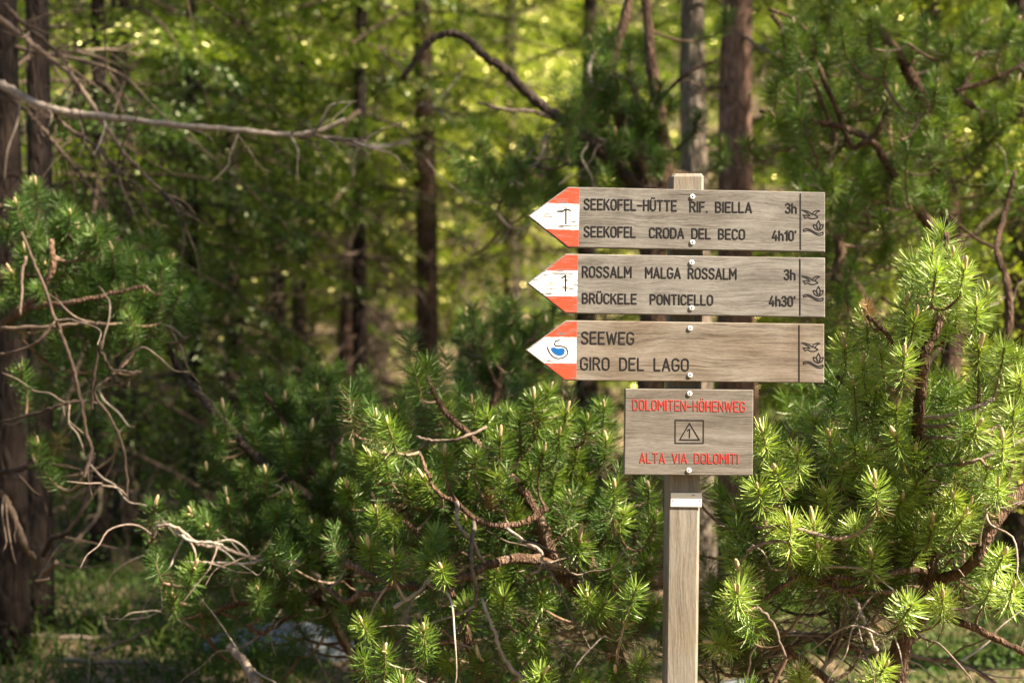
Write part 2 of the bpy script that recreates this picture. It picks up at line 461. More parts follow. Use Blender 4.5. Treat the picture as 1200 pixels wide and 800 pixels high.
G['3'] = (.44, [sm([(.02, .86), (.10, .97), (.22, 1), (.36, .94), (.42, .78), (.36, .62), (.20, .54)]) , sm([(.20, .54), (.36, .48), (.44, .27), (.37, .06), (.22, 0), (.08, .04), (0, .16)])])
G['4'] = (.48, [[(.27, 1), (0, .27), (.48, .27)], [(.37, .52), (.37, 0)]])
G[' '] = (.42, [])

def text_strokes(txt, x0, x1, ytop0, ytop1, h):
    """strokes in picture units, fitted between x0 and x1; the line may fall from ytop0 to ytop1"""
    gap = .235
    w = sum(G[c][0] for c in txt) + gap * (len(txt) - 1)
    k = (x1 - x0) / w
    out, x = [], 0.0
    for c in txt:
        gw, st = G[c]
        for s in st:
            out.append([((x + a) * k + x0, ytop0 + (ytop1 - ytop0) * ((x + a) / w) + (1 - b) * h) for a, b in s])
        x += gw + gap
    return out

class Board:
    """a board in its own frame: origin at the picture point (ox, oy), turned by ang"""
    def __init__(self, ox, oy, ang):
        self.ox, self.oy, self.ang = ox, oy, math.radians(ang)
    def loc(self, px, py):
        dx, dy = px - self.ox, py - self.oy
        c, s = math.cos(self.ang), math.sin(self.ang)
        return ((dx * c + dy * s) * S, -(-dx * s + dy * c) * S)

BT = 0.0285                                   # board thickness
def strokes_mesh(bd, strokes, rad_px, flat=0.4, y=-BT, sides=6):
    mb = MB()
    for s in strokes:
        p = [bd.loc(*q) for q in s]
        pts = np.array([(a, 0, b) for a, b in p])
        keep = [0] + [i for i in range(1, len(pts)) if np.linalg.norm(pts[i] - pts[i - 1]) > 1e-5]
        pts = pts[keep]
        if len(pts) < 2: pts = np.vstack([pts, pts + [0.0006, 0, 0]])
        # split long corners so that they stay crisp
        R = rad_px * S
        d0 = pts[0] - pts[1]; d0 /= np.linalg.norm(d0); d1 = pts[-1] - pts[-2]; d1 /= np.linalg.norm(d1)
        # cut into runs at sharp corners: each run is a tube with rounded ends
        runs, cur = [], [pts[0]]
        for i in range(1, len(pts) - 1):
            cur.append(pts[i])
            a = pts[i] - pts[i - 1]; b = pts[i + 1] - pts[i]
            ca = np.dot(a, b) / (np.linalg.norm(a) * np.linalg.norm(b))
            if ca < 0.75: runs.append(cur); cur = [pts[i]]
        cur.append(pts[-1]); runs.append(cur)
        for run in runs:
            run = np.array(run)
            d0 = run[0] - run[1]; d0 /= np.linalg.norm(d0); d1 = run[-1] - run[-2]; d1 /= np.linalg.norm(d1)
            path = np.vstack([run[0] + d0 * R * .9, run[0] + d0 * R * .5, run, run[-1] + d1 * R * .5, run[-1] + d1 * R * .9])
            rad = np.concatenate([[R * .4, R * .86], np.full(len(run), R), [R * .86, R * .4]])
            m0 = MB(); tube(m0, path, rad, sides)
            v = m0.v[0]; v[:, 1] = v[:, 1] * flat + y
            base = mb.n
            mb.add(v, m0.f[0]); 
            for f in m0.f[1:]: mb.f.append(f + base); mb.fm.append(np.zeros(len(f), np.int32))
    return mb

def prism(mb, poly, y0, y1, mat=0, bev=0.0):
    """polygon (x, z), counter-clockwise seen from the camera, from the front y0 back to y1, front edge chamfered"""
    poly = np.asarray(poly, float); n = len(poly)
    def inset(p, d):
        q = []
        for i in range(n):
            a, b, c = p[i - 1], p[i], p[(i + 1) % n]
            e1 = b - a; e1 /= np.linalg.norm(e1); e2 = c - b; e2 /= np.linalg.norm(e2)
            n1 = np.array([-e1[1], e1[0]]); n2 = np.array([-e2[1], e2[0]])
            k = n1 + n2; k /= (1 + np.dot(n1, n2))
            q.append(b + k * d)
        return np.array(q)
    rings = []
    if bev > 0:
        rings = [(inset(poly, bev), y0), (inset(poly, bev * .3), y0 + bev * .3), (poly, y0 + bev), (poly, y1 - bev), (inset(poly, bev), y1)]
    else: rings = [(poly, y0), (poly, y1)]
    v = np.vstack([np.column_stack([p[:, 0], np.full(n, y), p[:, 1]]) for p, y in rings])
    f = [tuple(range(n)), tuple(reversed(range((len(rings) - 1) * n, len(rings) * n)))]
    for k in range(len(rings) - 1):
        for i in range(n):
            j = (i + 1) % n
            f.append((k * n + j, k * n + i, (k + 1) * n + i, (k + 1) * n + j))
    mb.add(v, f, mat)

def inset_poly(poly, d):
    poly = np.asarray(poly, float); n = len(poly); q = []
    for i in range(n):
        a, b, c = poly[i - 1], poly[i], poly[(i + 1) % n]
        e1 = (b - a) / np.linalg.norm(b - a); e2 = (c - b) / np.linalg.norm(c - b)
        n1 = np.array([-e1[1], e1[0]]); n2 = np.array([-e2[1], e2[0]])
        q.append(b + (n1 + n2) / (1 + np.dot(n1, n2)) * d)
    return np.array(q)

POSTX, POSTY = (803.3 - 600) * .0005 * 4.029, 0.0
GZ = float(ground_z(POSTX, 0.04))
sign = empty("signpost", (POSTX - 0.006, 0.045, GZ), "weathered wooden waymark post carrying three arrow boards and one square board", "signpost")
SINV = Matrix.Translation(-Vector(sign.location))

def place(o, parent, world_loc, rot_y=0.0):
    """child at a world location (parents here are unrotated empties or boards)"""
    o.location = world_loc
    if rot_y: o.rotation_euler = (0, rot_y, 0)

def wpt(px, py, y): return Vector(P(px, py, y))

# the post: leans a little to the right, chamfered, its top bevelled
def build_post():
    mb = MB()
    hw, dp = 0.0385, 0.088
    bot, top = -0.02, ZC - (203 - 400) * .0005 * 4.029 - GZ
    lean = math.tan(math.radians(0.72))
    b = 0.006
    sec = [(-hw + b, 0), (hw - b, 0), (hw, b), (hw, dp - b), (hw - b, dp), (-hw + b, dp), (-hw, dp - b), (-hw, b)]
    zs = [bot, 0.5, 1.0, 1.5, top - 0.008, top]
    v = []
    for k, z in enumerate(zs):
        kk = 0.88 if k == len(zs) - 1 else 1.0
        x0 = lean * (z - (ZC - GZ)) + 0.0065
        for (x, y) in sec: v.append((x0 + x * kk, -0.045 + dp / 2 + (y - dp / 2) * kk, z))
    n = len(sec); f = []
    for k in range(len(zs) - 1):
        for i in range(n):
            j = (i + 1) % n
            f.append((k * n + i, k * n + j, (k + 1) * n + j, (k + 1) * n + i))
    f.append(tuple(range((len(zs) - 1) * n, len(zs) * n))); f.append(tuple(reversed(range(n))))
    mb.add(v, f)
    o = mb.build("post", M['post'], sign)
    return o
build_post()

RED, WHITE = (0.52, 0.050, 0.018), (0.66, 0.645, 0.61)
def screw_mesh():
    mb = MB()
    rr = 0.0062
    prof = [(rr, 0), (rr, -0.0012), (rr * .93, -0.0026), (rr * .7, -0.0032), (rr * .34, -0.0035)]
    n = 18; v = []
    for (a, y) in prof:
        for i in range(n):
            t = 2 * math.pi * i / n; v.append((a * math.cos(t), y, a * math.sin(t)))
    f = []
    for k in range(len(prof) - 1):
        for i in range(n):
            j = (i + 1) % n; f.append((k * n + j, k * n + i, (k + 1) * n + i, (k + 1) * n + j))
    # hex socket: a sunk floor
    base = len(v)
    for i in range(n):
        t = 2 * math.pi * i / n; v.append((rr * .34 * math.cos(t), -0.0024, rr * .34 * math.sin(t)))
    k = len(prof) - 1
    for i in range(n):
        j = (i + 1) % n; f.append((k * n + j, k * n + i, base + i, base + j))
    mb.add(v, f)
    mb.add(v[base:], [tuple(reversed(range(n)))], 1)
    return mb.mesh("screw", [M['screw'], M['ink']])
SCREW = screw_mesh()

BIRD = [[(20.0, 6.2), (24.6, 6.8), (29.0, 9.0), (32.2, 11.2)], [(20.0, 6.2), (25.5, 9.2), (28.0, 11.2), (29.2, 12.8)],
        [(21.2, 12.0), (25.0, 12.2), (29.2, 12.8)], [(21.2, 12.0), (22.8, 14.0), (23.7, 15.5), (26.5, 14.6), (30.0, 16.0), (34.0, 16.2), (37.2, 15.1), (38.5, 14.4), (35.5, 12.0), (32.2, 10.8)],
        [(31.8, 10.8), (34.0, 8.1), (37.5, 6.5), (40.8, 7.0)], [(40.8, 7.0), (38.0, 8.4), (35.0, 11.6)]]
PLANT = [[(39.3, 18.5), (37.2, 23.0), (38.0, 28.0), (39.5, 30.0), (40.8, 28.0), (41.2, 23.0), (39.3, 18.5)],
         [(39.5, 30.0), (35.0, 28.0), (33.2, 23.2), (37.0, 24.5), (38.5, 28.0)], [(39.5, 30.0), (43.5, 27.5), (44.8, 23.2), (41.5, 24.5), (40.2, 28.0)],
         [(21.5, 29.0), (25.0, 28.0), (30.0, 29.0), (35.0, 32.0), (40.0, 33.5), (44.5, 32.0)],
         [(22.0, 31.0), (27.0, 30.0), (32.0, 32.0), (38.0, 35.2), (42.0, 35.5), (44.5, 34.5), (44.5, 32.0)], [(21.5, 29.0), (22.0, 31.0)]]

def arrow_board(i, tip, sh_t, sh_b, rt, rb, border, z_hi, z_lo, div, lines, screws, emb_off, label, number=None):
    ang = math.degrees(math.atan2(rt[1] - sh_t[1], rt[0] - sh_t[0])) * .5 + math.degrees(math.atan2(rb[1] - sh_b[1], rb[0] - sh_b[0])) * .5
    bd = Board(tip[0], tip[1], ang)
    poly = [bd.loc(*q) for q in (tip, sh_b, rb, rt, sh_t)]
    mb = MB(); prism(mb, poly, -BT, -0.0006, 0, 0.0022)
    o = mb.build("arrow_board", M['board'][i], sign)
    w = wpt(tip[0], tip[1], -0.029)
    place(o, sign, (w.x - sign.location.x, -sign.location.y, w.z - sign.location.z), math.radians(ang))
    o["label"] = label
    # painted arrow tip
    bx = bd.loc(border, tip[1])[0]
    def edge(a, b, x):
        t = (x - a[0]) / (b[0] - a[0]); return (x, a[1] + (b[1] - a[1]) * t)
    pt, pst, psb, prb, prt = (bd.loc(*q) for q in (tip, sh_t, sh_b, rb, rt))
    tp = inset_poly([pt, psb, edge(psb, prb, bx), edge(pst, prt, bx), pst], 0.0028)
    zl, zh = bd.loc(border - 20, z_lo)[1], bd.loc(border - 20, z_hi)[1]
    mb = MB(); prism(mb, tp, -BT - 0.0007, -BT + 0.001)
    t = mb.build("painted_tip", mat_paint("blaze_paint_%d" % i, RED, WHITE, zl, zh, 2.3 + 3.9 * i), o)
    # lettering
    for (txt, x0, x1, y0, y1, h) in lines: strokes_mesh(bd, text_strokes(txt, x0, x1, y0, y1, h), 1.2).build("lettering", M['ink'], o)
    strokes_mesh(bd, [[div[:2], div[2:]]], 1.0).build("dividing_line", M['ink'], o)
    em = [[(a + 920 + emb_off[0], b + 240 + emb_off[1]) for a, b in (sm(s) if len(s) > 2 else s)] for s in BIRD + PLANT]
    strokes_mesh(bd, em, 0.78).build("emblem", M['ink'], o)
    if number:
        strokes_mesh(bd, number, 0.95, y=-BT - 0.0007).build("trail_number", M['ink'], o)
    for (sx, sy) in screws:
        s = link_obj("screw", SCREW, o); x, z = bd.loc(sx, sy)
        s.location = (x, -BT + 0.0002, z); s.rotation_euler = (0, random.random() * 6, 0)
    return o, bd

b1, _ = arrow_board(0, (618.5, 253), (665.5, 219), (665.5, 290), (967, 225.3), (967, 295.4), 680, 238.5, 269, (938, 227.5, 938, 292),
    [("SEEKOFEL-HÜTTE", 685, 792.5, 233.4, 235.4, 11.6), ("RIF. BIELLA", 809, 880.5, 236.6, 237.6, 11.3), ("3h", 921, 933, 238.6, 238.9, 10.6),
     ("SEEKOFEL", 685, 744.5, 265.6, 266.4, 11.4), ("CRODA DEL BECO", 761.5, 872.5, 267.2, 269.2, 11.0), ("4h10'", 905.5, 932.5, 270.6, 271, 10.6)],
    [(811.4, 230.6), (811.4, 284)], (0, 0), "topmost arrow board, two destinations in dark lettering, red and white tip",
    [[(663.3, 262.3), (663.3, 245), (660.2, 247.2), (653.4, 247.6)], [(663.3, 245), (668.6, 246.6)]])
b2, _ = arrow_board(1, (617.5, 331.6), (663, 297.4), (662.5, 367), (967, 302), (967, 372), 678, 317, 347, (937.5, 304, 937.5, 369),
    [("ROSSALM", 683, 739.5, 312.4, 313.0, 11.8), ("MALGA ROSSALM", 757, 862.5, 313.6, 315.2, 11.6), ("3h", 919.5, 931.5, 316.2, 316.4, 11),
     ("BRÜCKELE", 683, 745.5, 344, 344.8, 10.8), ("PONTICELLO", 762.5, 835, 345.2, 346.2, 10.8), ("4h30'", 902, 931.5, 347.2, 347.6, 10.8)],
    [(810.4, 307.6), (810.4, 360.8)], (0, 77), "middle arrow board, pale grey, red and white tip with a large numeral",
    [[(658.8, 325.6), (662.8, 322.8), (662.8, 341)]])
b3, bd3 = arrow_board(2, (615.7, 410), (663.3, 375.2), (662, 445.6), (966, 379.5), (966, 448.8), 677, 395, 425.5, (936.5, 381.5, 936.5, 446.5),
    [("SEEWEG", 682, 742.5, 389, 389.6, 13.4), ("GIRO DEL LAGO", 681, 806.5, 419, 420.6, 13.6)],
    [(808.6, 384.6), (808.6, 439.4)], (0, 155.3), "lowest arrow board, browner, red and white tip with a blue lake mark")
# the lake mark on the third tip
lake = [(655.5, 398.2), (651.5, 400), (650, 403.2), (652, 405.1), (658, 405.5), (663, 407.6), (665.5, 412.4), (663.6, 416.6), (659, 419.2), (653, 419.8), (647.5, 417.2), (643.5, 412), (641.5, 406.6)]
strokes_mesh(bd3, [sm(lake)], 0.8, y=-BT - 0.0007).build("lake_mark", M['ink'], b3)
strokes_mesh(bd3, [[(637.6, 398.7), (670.5, 399.2), (670.5, 422.4), (637.6, 422.2), (637.6, 398.7)]], 0.4, y=-BT - 0.0007).build("mark_outline", M['thin_ink'], b3)
blob = sm([(645.7, 407.2), (650, 407), (653.5, 408.2), (659, 407.8), (661.8, 409.5), (661.5, 413.5), (659, 416), (654.5, 416.5), (650, 414.5), (647, 411.5), (645.9, 408)])
mb = MB(); prism(mb, [bd3.loc(*q) for q in reversed(blob)][::1] if False else [bd3.loc(*q) for q in blob][::-1], -BT - 0.0011, -BT)
mb.build("blue_lake", M['blue'], b3)

# the square board
ang4 = 0.5
bd4 = Board(732, 455.2, ang4)
mb = MB(); prism(mb, [bd4.loc(*q) for q in ((732.6, 455.2), (731.2, 556.2), (882.2, 557.3), (883, 456.6))], -BT, -0.0006, 0, 0.0022)
b4 = mb.build("square_board", M['board'][3], sign)
w = wpt(732, 455.2, -0.029)
place(b4, sign, (w.x - sign.location.x, -sign.location.y, w.z - sign.location.z), math.radians(ang4))
b4["label"] = "almost square board with red lettering and a framed triangle"
strokes_mesh(bd4, text_strokes("DOLOMITEN-HÖHENWEG", 742, 872.8, 468.6, 470.9, 11.4), 1.0).build("lettering", M['red_ink'], b4)
strokes_mesh(bd4, text_strokes("ALTA VIA DOLOMITI", 750, 864.5, 531, 532, 10.9), 1.0).build("lettering", M['red_ink'], b4)
strokes_mesh(bd4, [[(791.3, 492.2), (824.4, 492.4), (824.2, 519.2), (791.2, 519), (791.3, 492.2)], [(808, 495.8), (796.6, 515), (819.6, 515.2), (808, 495.8)],
    [(805.6, 504.5), (808.2, 502.6), (808, 512.6)]], 0.85).build("triangle_emblem", M['ink'], b4)
for q in ((808, 461), (807.2, 551)):
    s = link_obj("screw", SCREW, b4); x, z = bd4.loc(*q); s.location = (x, -BT + 0.0002, z)

# the pale plate nailed under it
bd5 = Board(786, 577, 0.5)
k5 = 4.026 / 4.0
mb = MB(); prism(mb, [tuple(np.array(bd5.loc(*q)) * k5) for q in ((786.2, 577.2), (785.8, 593.4), (822.2, 593.8), (822.6, 577.4))], -0.0035, -0.0005, 0, 0.0006)
pl = mb.build("small_plate", M['plate'], sign)
w = wpt(786, 577, -0.003); place(pl, sign, (w.x - sign.location.x, -sign.location.y, w.z - sign.location.z), math.radians(0.5))
for q in ((788.6, 586), (820.2, 586)):
    m0 = MB(); x, z = bd5.loc(*q)
    tube(m0, [(x, -0.0034, z), (x, -0.0046, z)], [0.0016, 0.0012], 8); m0.build("nail", M['ink'], pl)
m0 = MB(); tube(m0, [(*[bd5.loc(810.5, 580.4)[0], -0.0035, bd5.loc(810.5, 580.4)[1]],), (bd5.loc(814.6, 579.9)[0], -0.0035, bd5.loc(814.6, 579.9)[1])], [0.0012, 0.0012], 6)
m0.build("scratch", M['thin_ink'], pl)

# ------------------------------------------------------------------ pine shoots
def needle_shoot(rng, L, n, nl, width, top_spread=28, low_spread=78):
    """needles of one shoot along +Z; returns verts, quads, tris, tone"""
    t = (np.arange(n) + rng.random(n)) / n
    t = t ** 0.75
    az = np.arange(n) * 2.39996 + rng.normal(0, .25, n)
    th = np.radians(low_spread + (top_spread - low_spread) * t ** 1.4 + rng.normal(0, 8, n))
    ln = nl * (0.82 + 0.3 * rng.random(n)) * (0.88 + 0.2 * np.sin(t * np.pi))
    rad = np.stack([np.cos(az), np.sin(az), np.zeros(n)], -1)
    up = np.array([0, 0, 1.0])
    d = np.sin(th)[:, None] * rad + np.cos(th)[:, None] * up
    p0 = np.stack([np.zeros(n), np.zeros(n), t * L], -1) + rad * 0.002
    p1 = p0 + d * (ln * .5)[:, None]
    d2 = d + 0.16 * up + rng.normal(0, .05, (n, 3)); d2 /= np.linalg.norm(d2, axis=1)[:, None]
    p2 = p1 + d2 * (ln * .5)[:, None]
    side = np.cross(d, rng.normal(0, 1, (n, 3))); side /= np.linalg.norm(side, axis=1)[:, None]
    w = width * (0.8 + 0.4 * rng.random(n))[:, None]
    v = np.stack([p0 - side * w * .35, p0 + side * w * .35, p1 + side * w * .5, p1 - side * w * .5, p2 + side * w * .22, p2 - side * w * .22], 1).reshape(-1, 3)
    b = np.arange(n)[:, None] * 6
    q = np.vstack([b + np.array([0, 1, 2, 3]), b + np.array([3, 2, 4, 5])])
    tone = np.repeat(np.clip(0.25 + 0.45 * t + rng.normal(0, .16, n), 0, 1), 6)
    return v, q, tone

def bud_geo(L, s, rng):
    prof = [(0, .0032), (.15, .0044), (.45, .0047), (.75, .0040), (.92, .0026), (1.0, .0007)]
    n = 7; v = []; h = 0.034 * s
    bx, by = rng.normal(0, .003, 2)
    for (t, rr) in prof:
        for i in range(n):
            a = 2 * math.pi * i / n + t
            v.append((rr * s * math.cos(a) + bx * t * t, rr * s * math.sin(a) + by * t * t, L - 0.004 + t * h))
    f = [(k * n + i, k * n + (i + 1) % n, (k + 1) * n + (i + 1) % n, (k + 1) * n + i) for k in range(len(prof) - 1) for i in range(n)]
    f.append(tuple(range((len(prof) - 1) * n, len(prof) * n)))
    return np.array(v), f

rngT = np.random.default_rng(5)
SHOOTS = []                                     # (verts, quads, tone, L)
for i in range(7):
    L = (0.07, 0.08, 0.095, 0.075, 0.085, 0.10, 0.065)[i]
    SHOOTS.append((*needle_shoot(rngT, L, 190, 0.0435, 0.0021, 42, 104), L))
FILL = [(*needle_shoot(rngT, 0.13, 135, 0.043, 0.0023, 42, 95), 0.15) for i in range(5)]
_sh_cache = {}
def shoot_mesh(i, matkey, bud_s):
    k = (i, matkey)
    if k not in _sh_cache:
        v, q, t, L = SHOOTS[i]
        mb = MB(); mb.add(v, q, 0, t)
        tube(mb, [(0, 0, -0.01), (0, 0, L * .5), (0, 0, L)], [0.0035, 0.003, 0.0028], 5, 1)
        _sh_cache[k] = mb.mesh("shoot", [M[matkey], M['twig']])
    return _sh_cache[k]
BUDS = []
for i in range(6):
    mb = MB()
    L0 = 0.0
    v, f = bud_geo(0, (0.85, 1.0, 1.15, 0.7, 1.05, 0.9)[i], rngT); mb.add(v, f)
    if i in (1, 4):                              # a second, smaller candle beside the first
        v, f = bud_geo(0, 0.62, rngT); mb.add(v @ np.array(Matrix.Rotation(.35, 3, 'X')).T + [0.007, 0.002, -0.003], f)
    if i == 4:
        v, f = bud_geo(0, 0.55, rngT); mb.add(v @ np.array(Matrix.Rotation(-.4, 3, 'X')).T + [-0.006, 0.003, -0.004], f)
    BUDS.append(mb.mesh("bud", M['bud'], True))

def basis(d, spin):
    d = Vector(d).normalized()
    return (d.to_track_quat('Z', 'Y').to_matrix() @ Matrix.Rotation(spin, 3, 'Z'))

def bush(name, label, cat, base, limbs, tips, seed, mat='needle', fillmat='needle_dull', centre=None, n_fill=300, fill_back=0.5, size=1.0,
         up=0.95, toward=0.3, out=0.5, no_bud=0.25, dead=(), group=None, twigs_bare=10, fill_down=0.06, bud_big=1.2, low_keep=.55, fill_top=None, clear=None, spread=0.07):
    """limbs: (points [(px, py, y)], r0, r1[, material]); tips: (px, py, y) of the shoots one can see"""
    rng = np.random.default_rng(seed)
    root = empty(name, base, label, cat, group)
    B = np.array(base)
    sk, skr = [], []
    for L in limbs:
        pts = np.array([P(*q) for q in L[0]])
        p = rough_path(pts, rng, 7, 0.0016)
        rad = np.linspace(L[1], L[2], len(p)) * (1 + rng.normal(0, .07, len(p)))
        mb = MB(); tube(mb, p - B, rad, 9, 0, lump=.22, rng=rng, col=rng.random())
        mb.build("limb", M[L[3]] if len(L) > 3 else M['limb'], root, True)
        sk.append(p); skr.append(rad)
    SK = np.vstack(sk)
    T = np.array([P(*q) for q in tips])
    cen = T.mean(0) if centre is None else P(*centre)
    tw = MB(); fo = MB()
    # hidden and half-hidden shoots behind the visible ones
    ii = rng.integers(0, len(T), n_fill); jj = rng.integers(0, len(T), n_fill)
    d = np.linalg.norm(T[ii] - T[jj], axis=1)
    jj = np.where(d > 0.55, ii, jj)
    a = rng.random(n_fill)[:, None] * .6
    F = T[ii] * (1 - a) + T[jj] * a + rng.normal(0, spread, (n_fill, 3))
    F[:, 1] += rng.random(n_fill) * fill_back + 0.05
    F[:, 2] -= rng.random(n_fill) * fill_down * 2
    if fill_top is not None: F = F[F[:, 2] < ZC - (fill_top - 400) * .0005 * (F[:, 1] - CY)]
    if clear is not None:
        X = 600 + F[:, 0] / (.0005 * (F[:, 1] - CY)); F = F[(X < clear[0]) | (X > clear[1])]
    row = 400 + (ZC - F[:, 2]) / (.0005 * (F[:, 1] - CY))
    F = F[(row < 630) | (rng.random(len(F)) < low_keep)]
    allp = [(p, 0, k) for k, p in enumerate(T)] + [(p, 1, k) for k, p in enumerate(F)]
    order = sorted(range(len(allp)), key=lambda i: np.min(np.linalg.norm(SK - allp[i][0], axis=1)))
    nshoot = 0
    for oi in order:
        p, kind, k = allp[oi]
        o_ = p - cen; o_ /= np.linalg.norm(o_) + 1e-6
        dr = o_ * out + np.array([0, -toward, up]) + rng.normal(0, .22, 3)
        dr /= np.linalg.norm(dr)
        s = size * rng.uniform(.85, 1.12)
        if kind == 0: geo = SHOOTS[(vi := int(rng.integers(0, len(SHOOTS))))]
        else: geo = FILL[(vi := int(rng.integers(0, len(FILL))))]
        L = geo[3] * s
        foot = p - dr * (L + (0.028 * s if kind == 0 else 0))
        # twig from the nearest wood below or behind
        cost = np.linalg.norm(SK - foot, axis=1) + np.maximum(0, SK[:, 2] - foot[2]) * .8
        c = int(np.argmin(cost)); q = SK[c]
        ln = np.linalg.norm(foot - q)
        ctrl = q * .35 + foot * .65 - dr * ln * .35 + rng.normal(0, .06 * ln + .002, 3)
        t = np.linspace(0, 1, 7)[:, None]
        tp = (1 - t) ** 2 * q + 2 * t * (1 - t) * ctrl + t * t * foot
        tube(tw, tp - B, np.linspace(.0042 + .003 * min(1, ln / .4), .003, 7) * s, 5, col=rng.random(), cap=False)
        if kind == 0 or rng.random() < .6: SK = np.vstack([SK, tp[2:]])
        R = basis(dr, rng.random() * 6.28)
        if kind == 0 and nshoot < 100:
            nshoot += 1
            mk = 'needle_dead' if k in dead else mat
            if k in dead: s *= .62
            sh = link_obj("shoot", shoot_mesh(vi, mk, 1), root)
            sh.matrix_local = Matrix.Translation(Vector(foot - B)) @ R.to_4x4() @ Matrix.Scale(s, 4)
            if k not in dead and rng.random() > no_bud:
                bu = link_obj("bud", BUDS[int(rng.integers(0, 6))], sh)
                bu.location = (0, 0, geo[3]); bu.rotation_euler = (rng.normal(0, .08), rng.normal(0, .08), rng.random() * 6)
                bu.scale = (bud_big * rng.uniform(.75, 1.0),) * 2 + (bud_big * rng.uniform(.55, 1.05),)
        else:
            v = (geo[0] * s) @ np.array(R).T + foot - B
            fo.add(v, geo[1], 0, np.clip(geo[2] + rng.normal(0, .15), 0, 1))
        # older needles along the last part of the twig
        if kind == 0 and ln > .07:
            for u in (0.78,):
                g2 = FILL[int(rng.integers(0, len(FILL)))]
                i0 = 4
                d2 = tp[6] - tp[4]; d2 /= np.linalg.norm(d2) + 1e-9
                s2 = min(1.0, np.linalg.norm(tp[6] - tp[3]) / .15 + .25) * size
                v = (g2[0] * s2 * np.array([.8, .8, 1])) @ np.array(basis(d2, rng.random() * 6)).T + (tp[6] - d2 * .13 * s2) - B
                fo.add(v, g2[1], 0, np.clip(g2[2] - .15 + rng.normal(0, .1), 0, 1))
    # bare dead twigs in the bush's inside
    LOW = SK[SK[:, 2] < np.quantile(SK[:, 2], .6)]
    for i in range(twigs_bare):
        c = LOW[rng.integers(0, len(LOW))]
        dd = rng.normal(0, 1, 3) * [1, .6, .7]; dd /= np.linalg.norm(dd)
        n = 6; pp = [c]
        for k in range(n):
            dd = dd + rng.normal(0, .33, 3) + [0, 0, -.08]; dd /= np.linalg.norm(dd); pp.append(pp[-1] + dd * rng.uniform(.03, .07))
        pp = np.array(pp)
        if np.any((np.abs(pp[:, 0] - .4) < .07) & (pp[:, 1] < .14)): continue       # none grows across the post
        tube(tw, catmull(pp, 3) - B, np.linspace(.0036, .0013, len(catmull(pp, 3))), 5, 1, col=rng.random())
    t_ = tw.build("twigs", [M['twig'], M['dead']], root, True); t_["kind"] = "stuff"
    if fo.n:
        f = fo.build("foliage", [M[fillmat]], root); f["kind"] = "stuff"
    return root

def zi(lst, y0, y1, pyt, pyb, jit, seed):
    """give traced tips a depth: the top of the bush leans back, its lower skirt comes forward"""
    rg = np.random.default_rng(seed)
    out = []
    for (x, y) in lst:
        t = (y - pyt) / (pyb - pyt)
        out.append((x, y, y0 + (y1 - y0) * t + rg.normal(0, jit)))
    return out

def gz(px, y):
    x = (px - 600) * .0005 * (y - CY)
    return (x, y, float(ground_z(x, y)))
def gpy(px, y):
    """picture row of the ground under (px) at depth y"""
    return 400 + (ZC - gz(px, y)[2]) / (.0005 * (y - CY))

# --- centre bush, left of the post
tc = [(418,465),(450,486),(436,505),(449,523),(431,523),(461,470),(441,476),(501,412),(482,421),(495,428),(516,460),(550,462),(572,476),(608,478),(639,474),(646,447),
 (405,564),(480,552),(486,547),(491,550),(492,557),(549,550),(570,544),(581,546),(577,556),(406,562),(601,543),(625,545),(603,586),(668,570),(734,588),(773,592),(718,620),(764,630),
 (713,647),(700,663),(750,676),(612,641),(494,646),(514,658),(447,708),(430,716),(420,722),(494,727),(450,751),(424,762),(546,699),(592,688),(632,687),(584,658),(687,687),(714,699),
 (737,729),(677,790),(665,470),(690,480),(708,465),(655,500),(680,520),(712,505),(640,520),(610,510),(585,500),(535,500),(520,520),(560,520),(655,545),(690,550),(720,560),(760,560),(765,650),
 (770,700),(650,600),(680,620),(545,600),(515,610),(460,600),(440,590),(430,630),(460,640),(630,730),(600,750),(560,760),(530,770),(755,760),(720,780),(640,780),(470,790),(600,470),(625,455)]
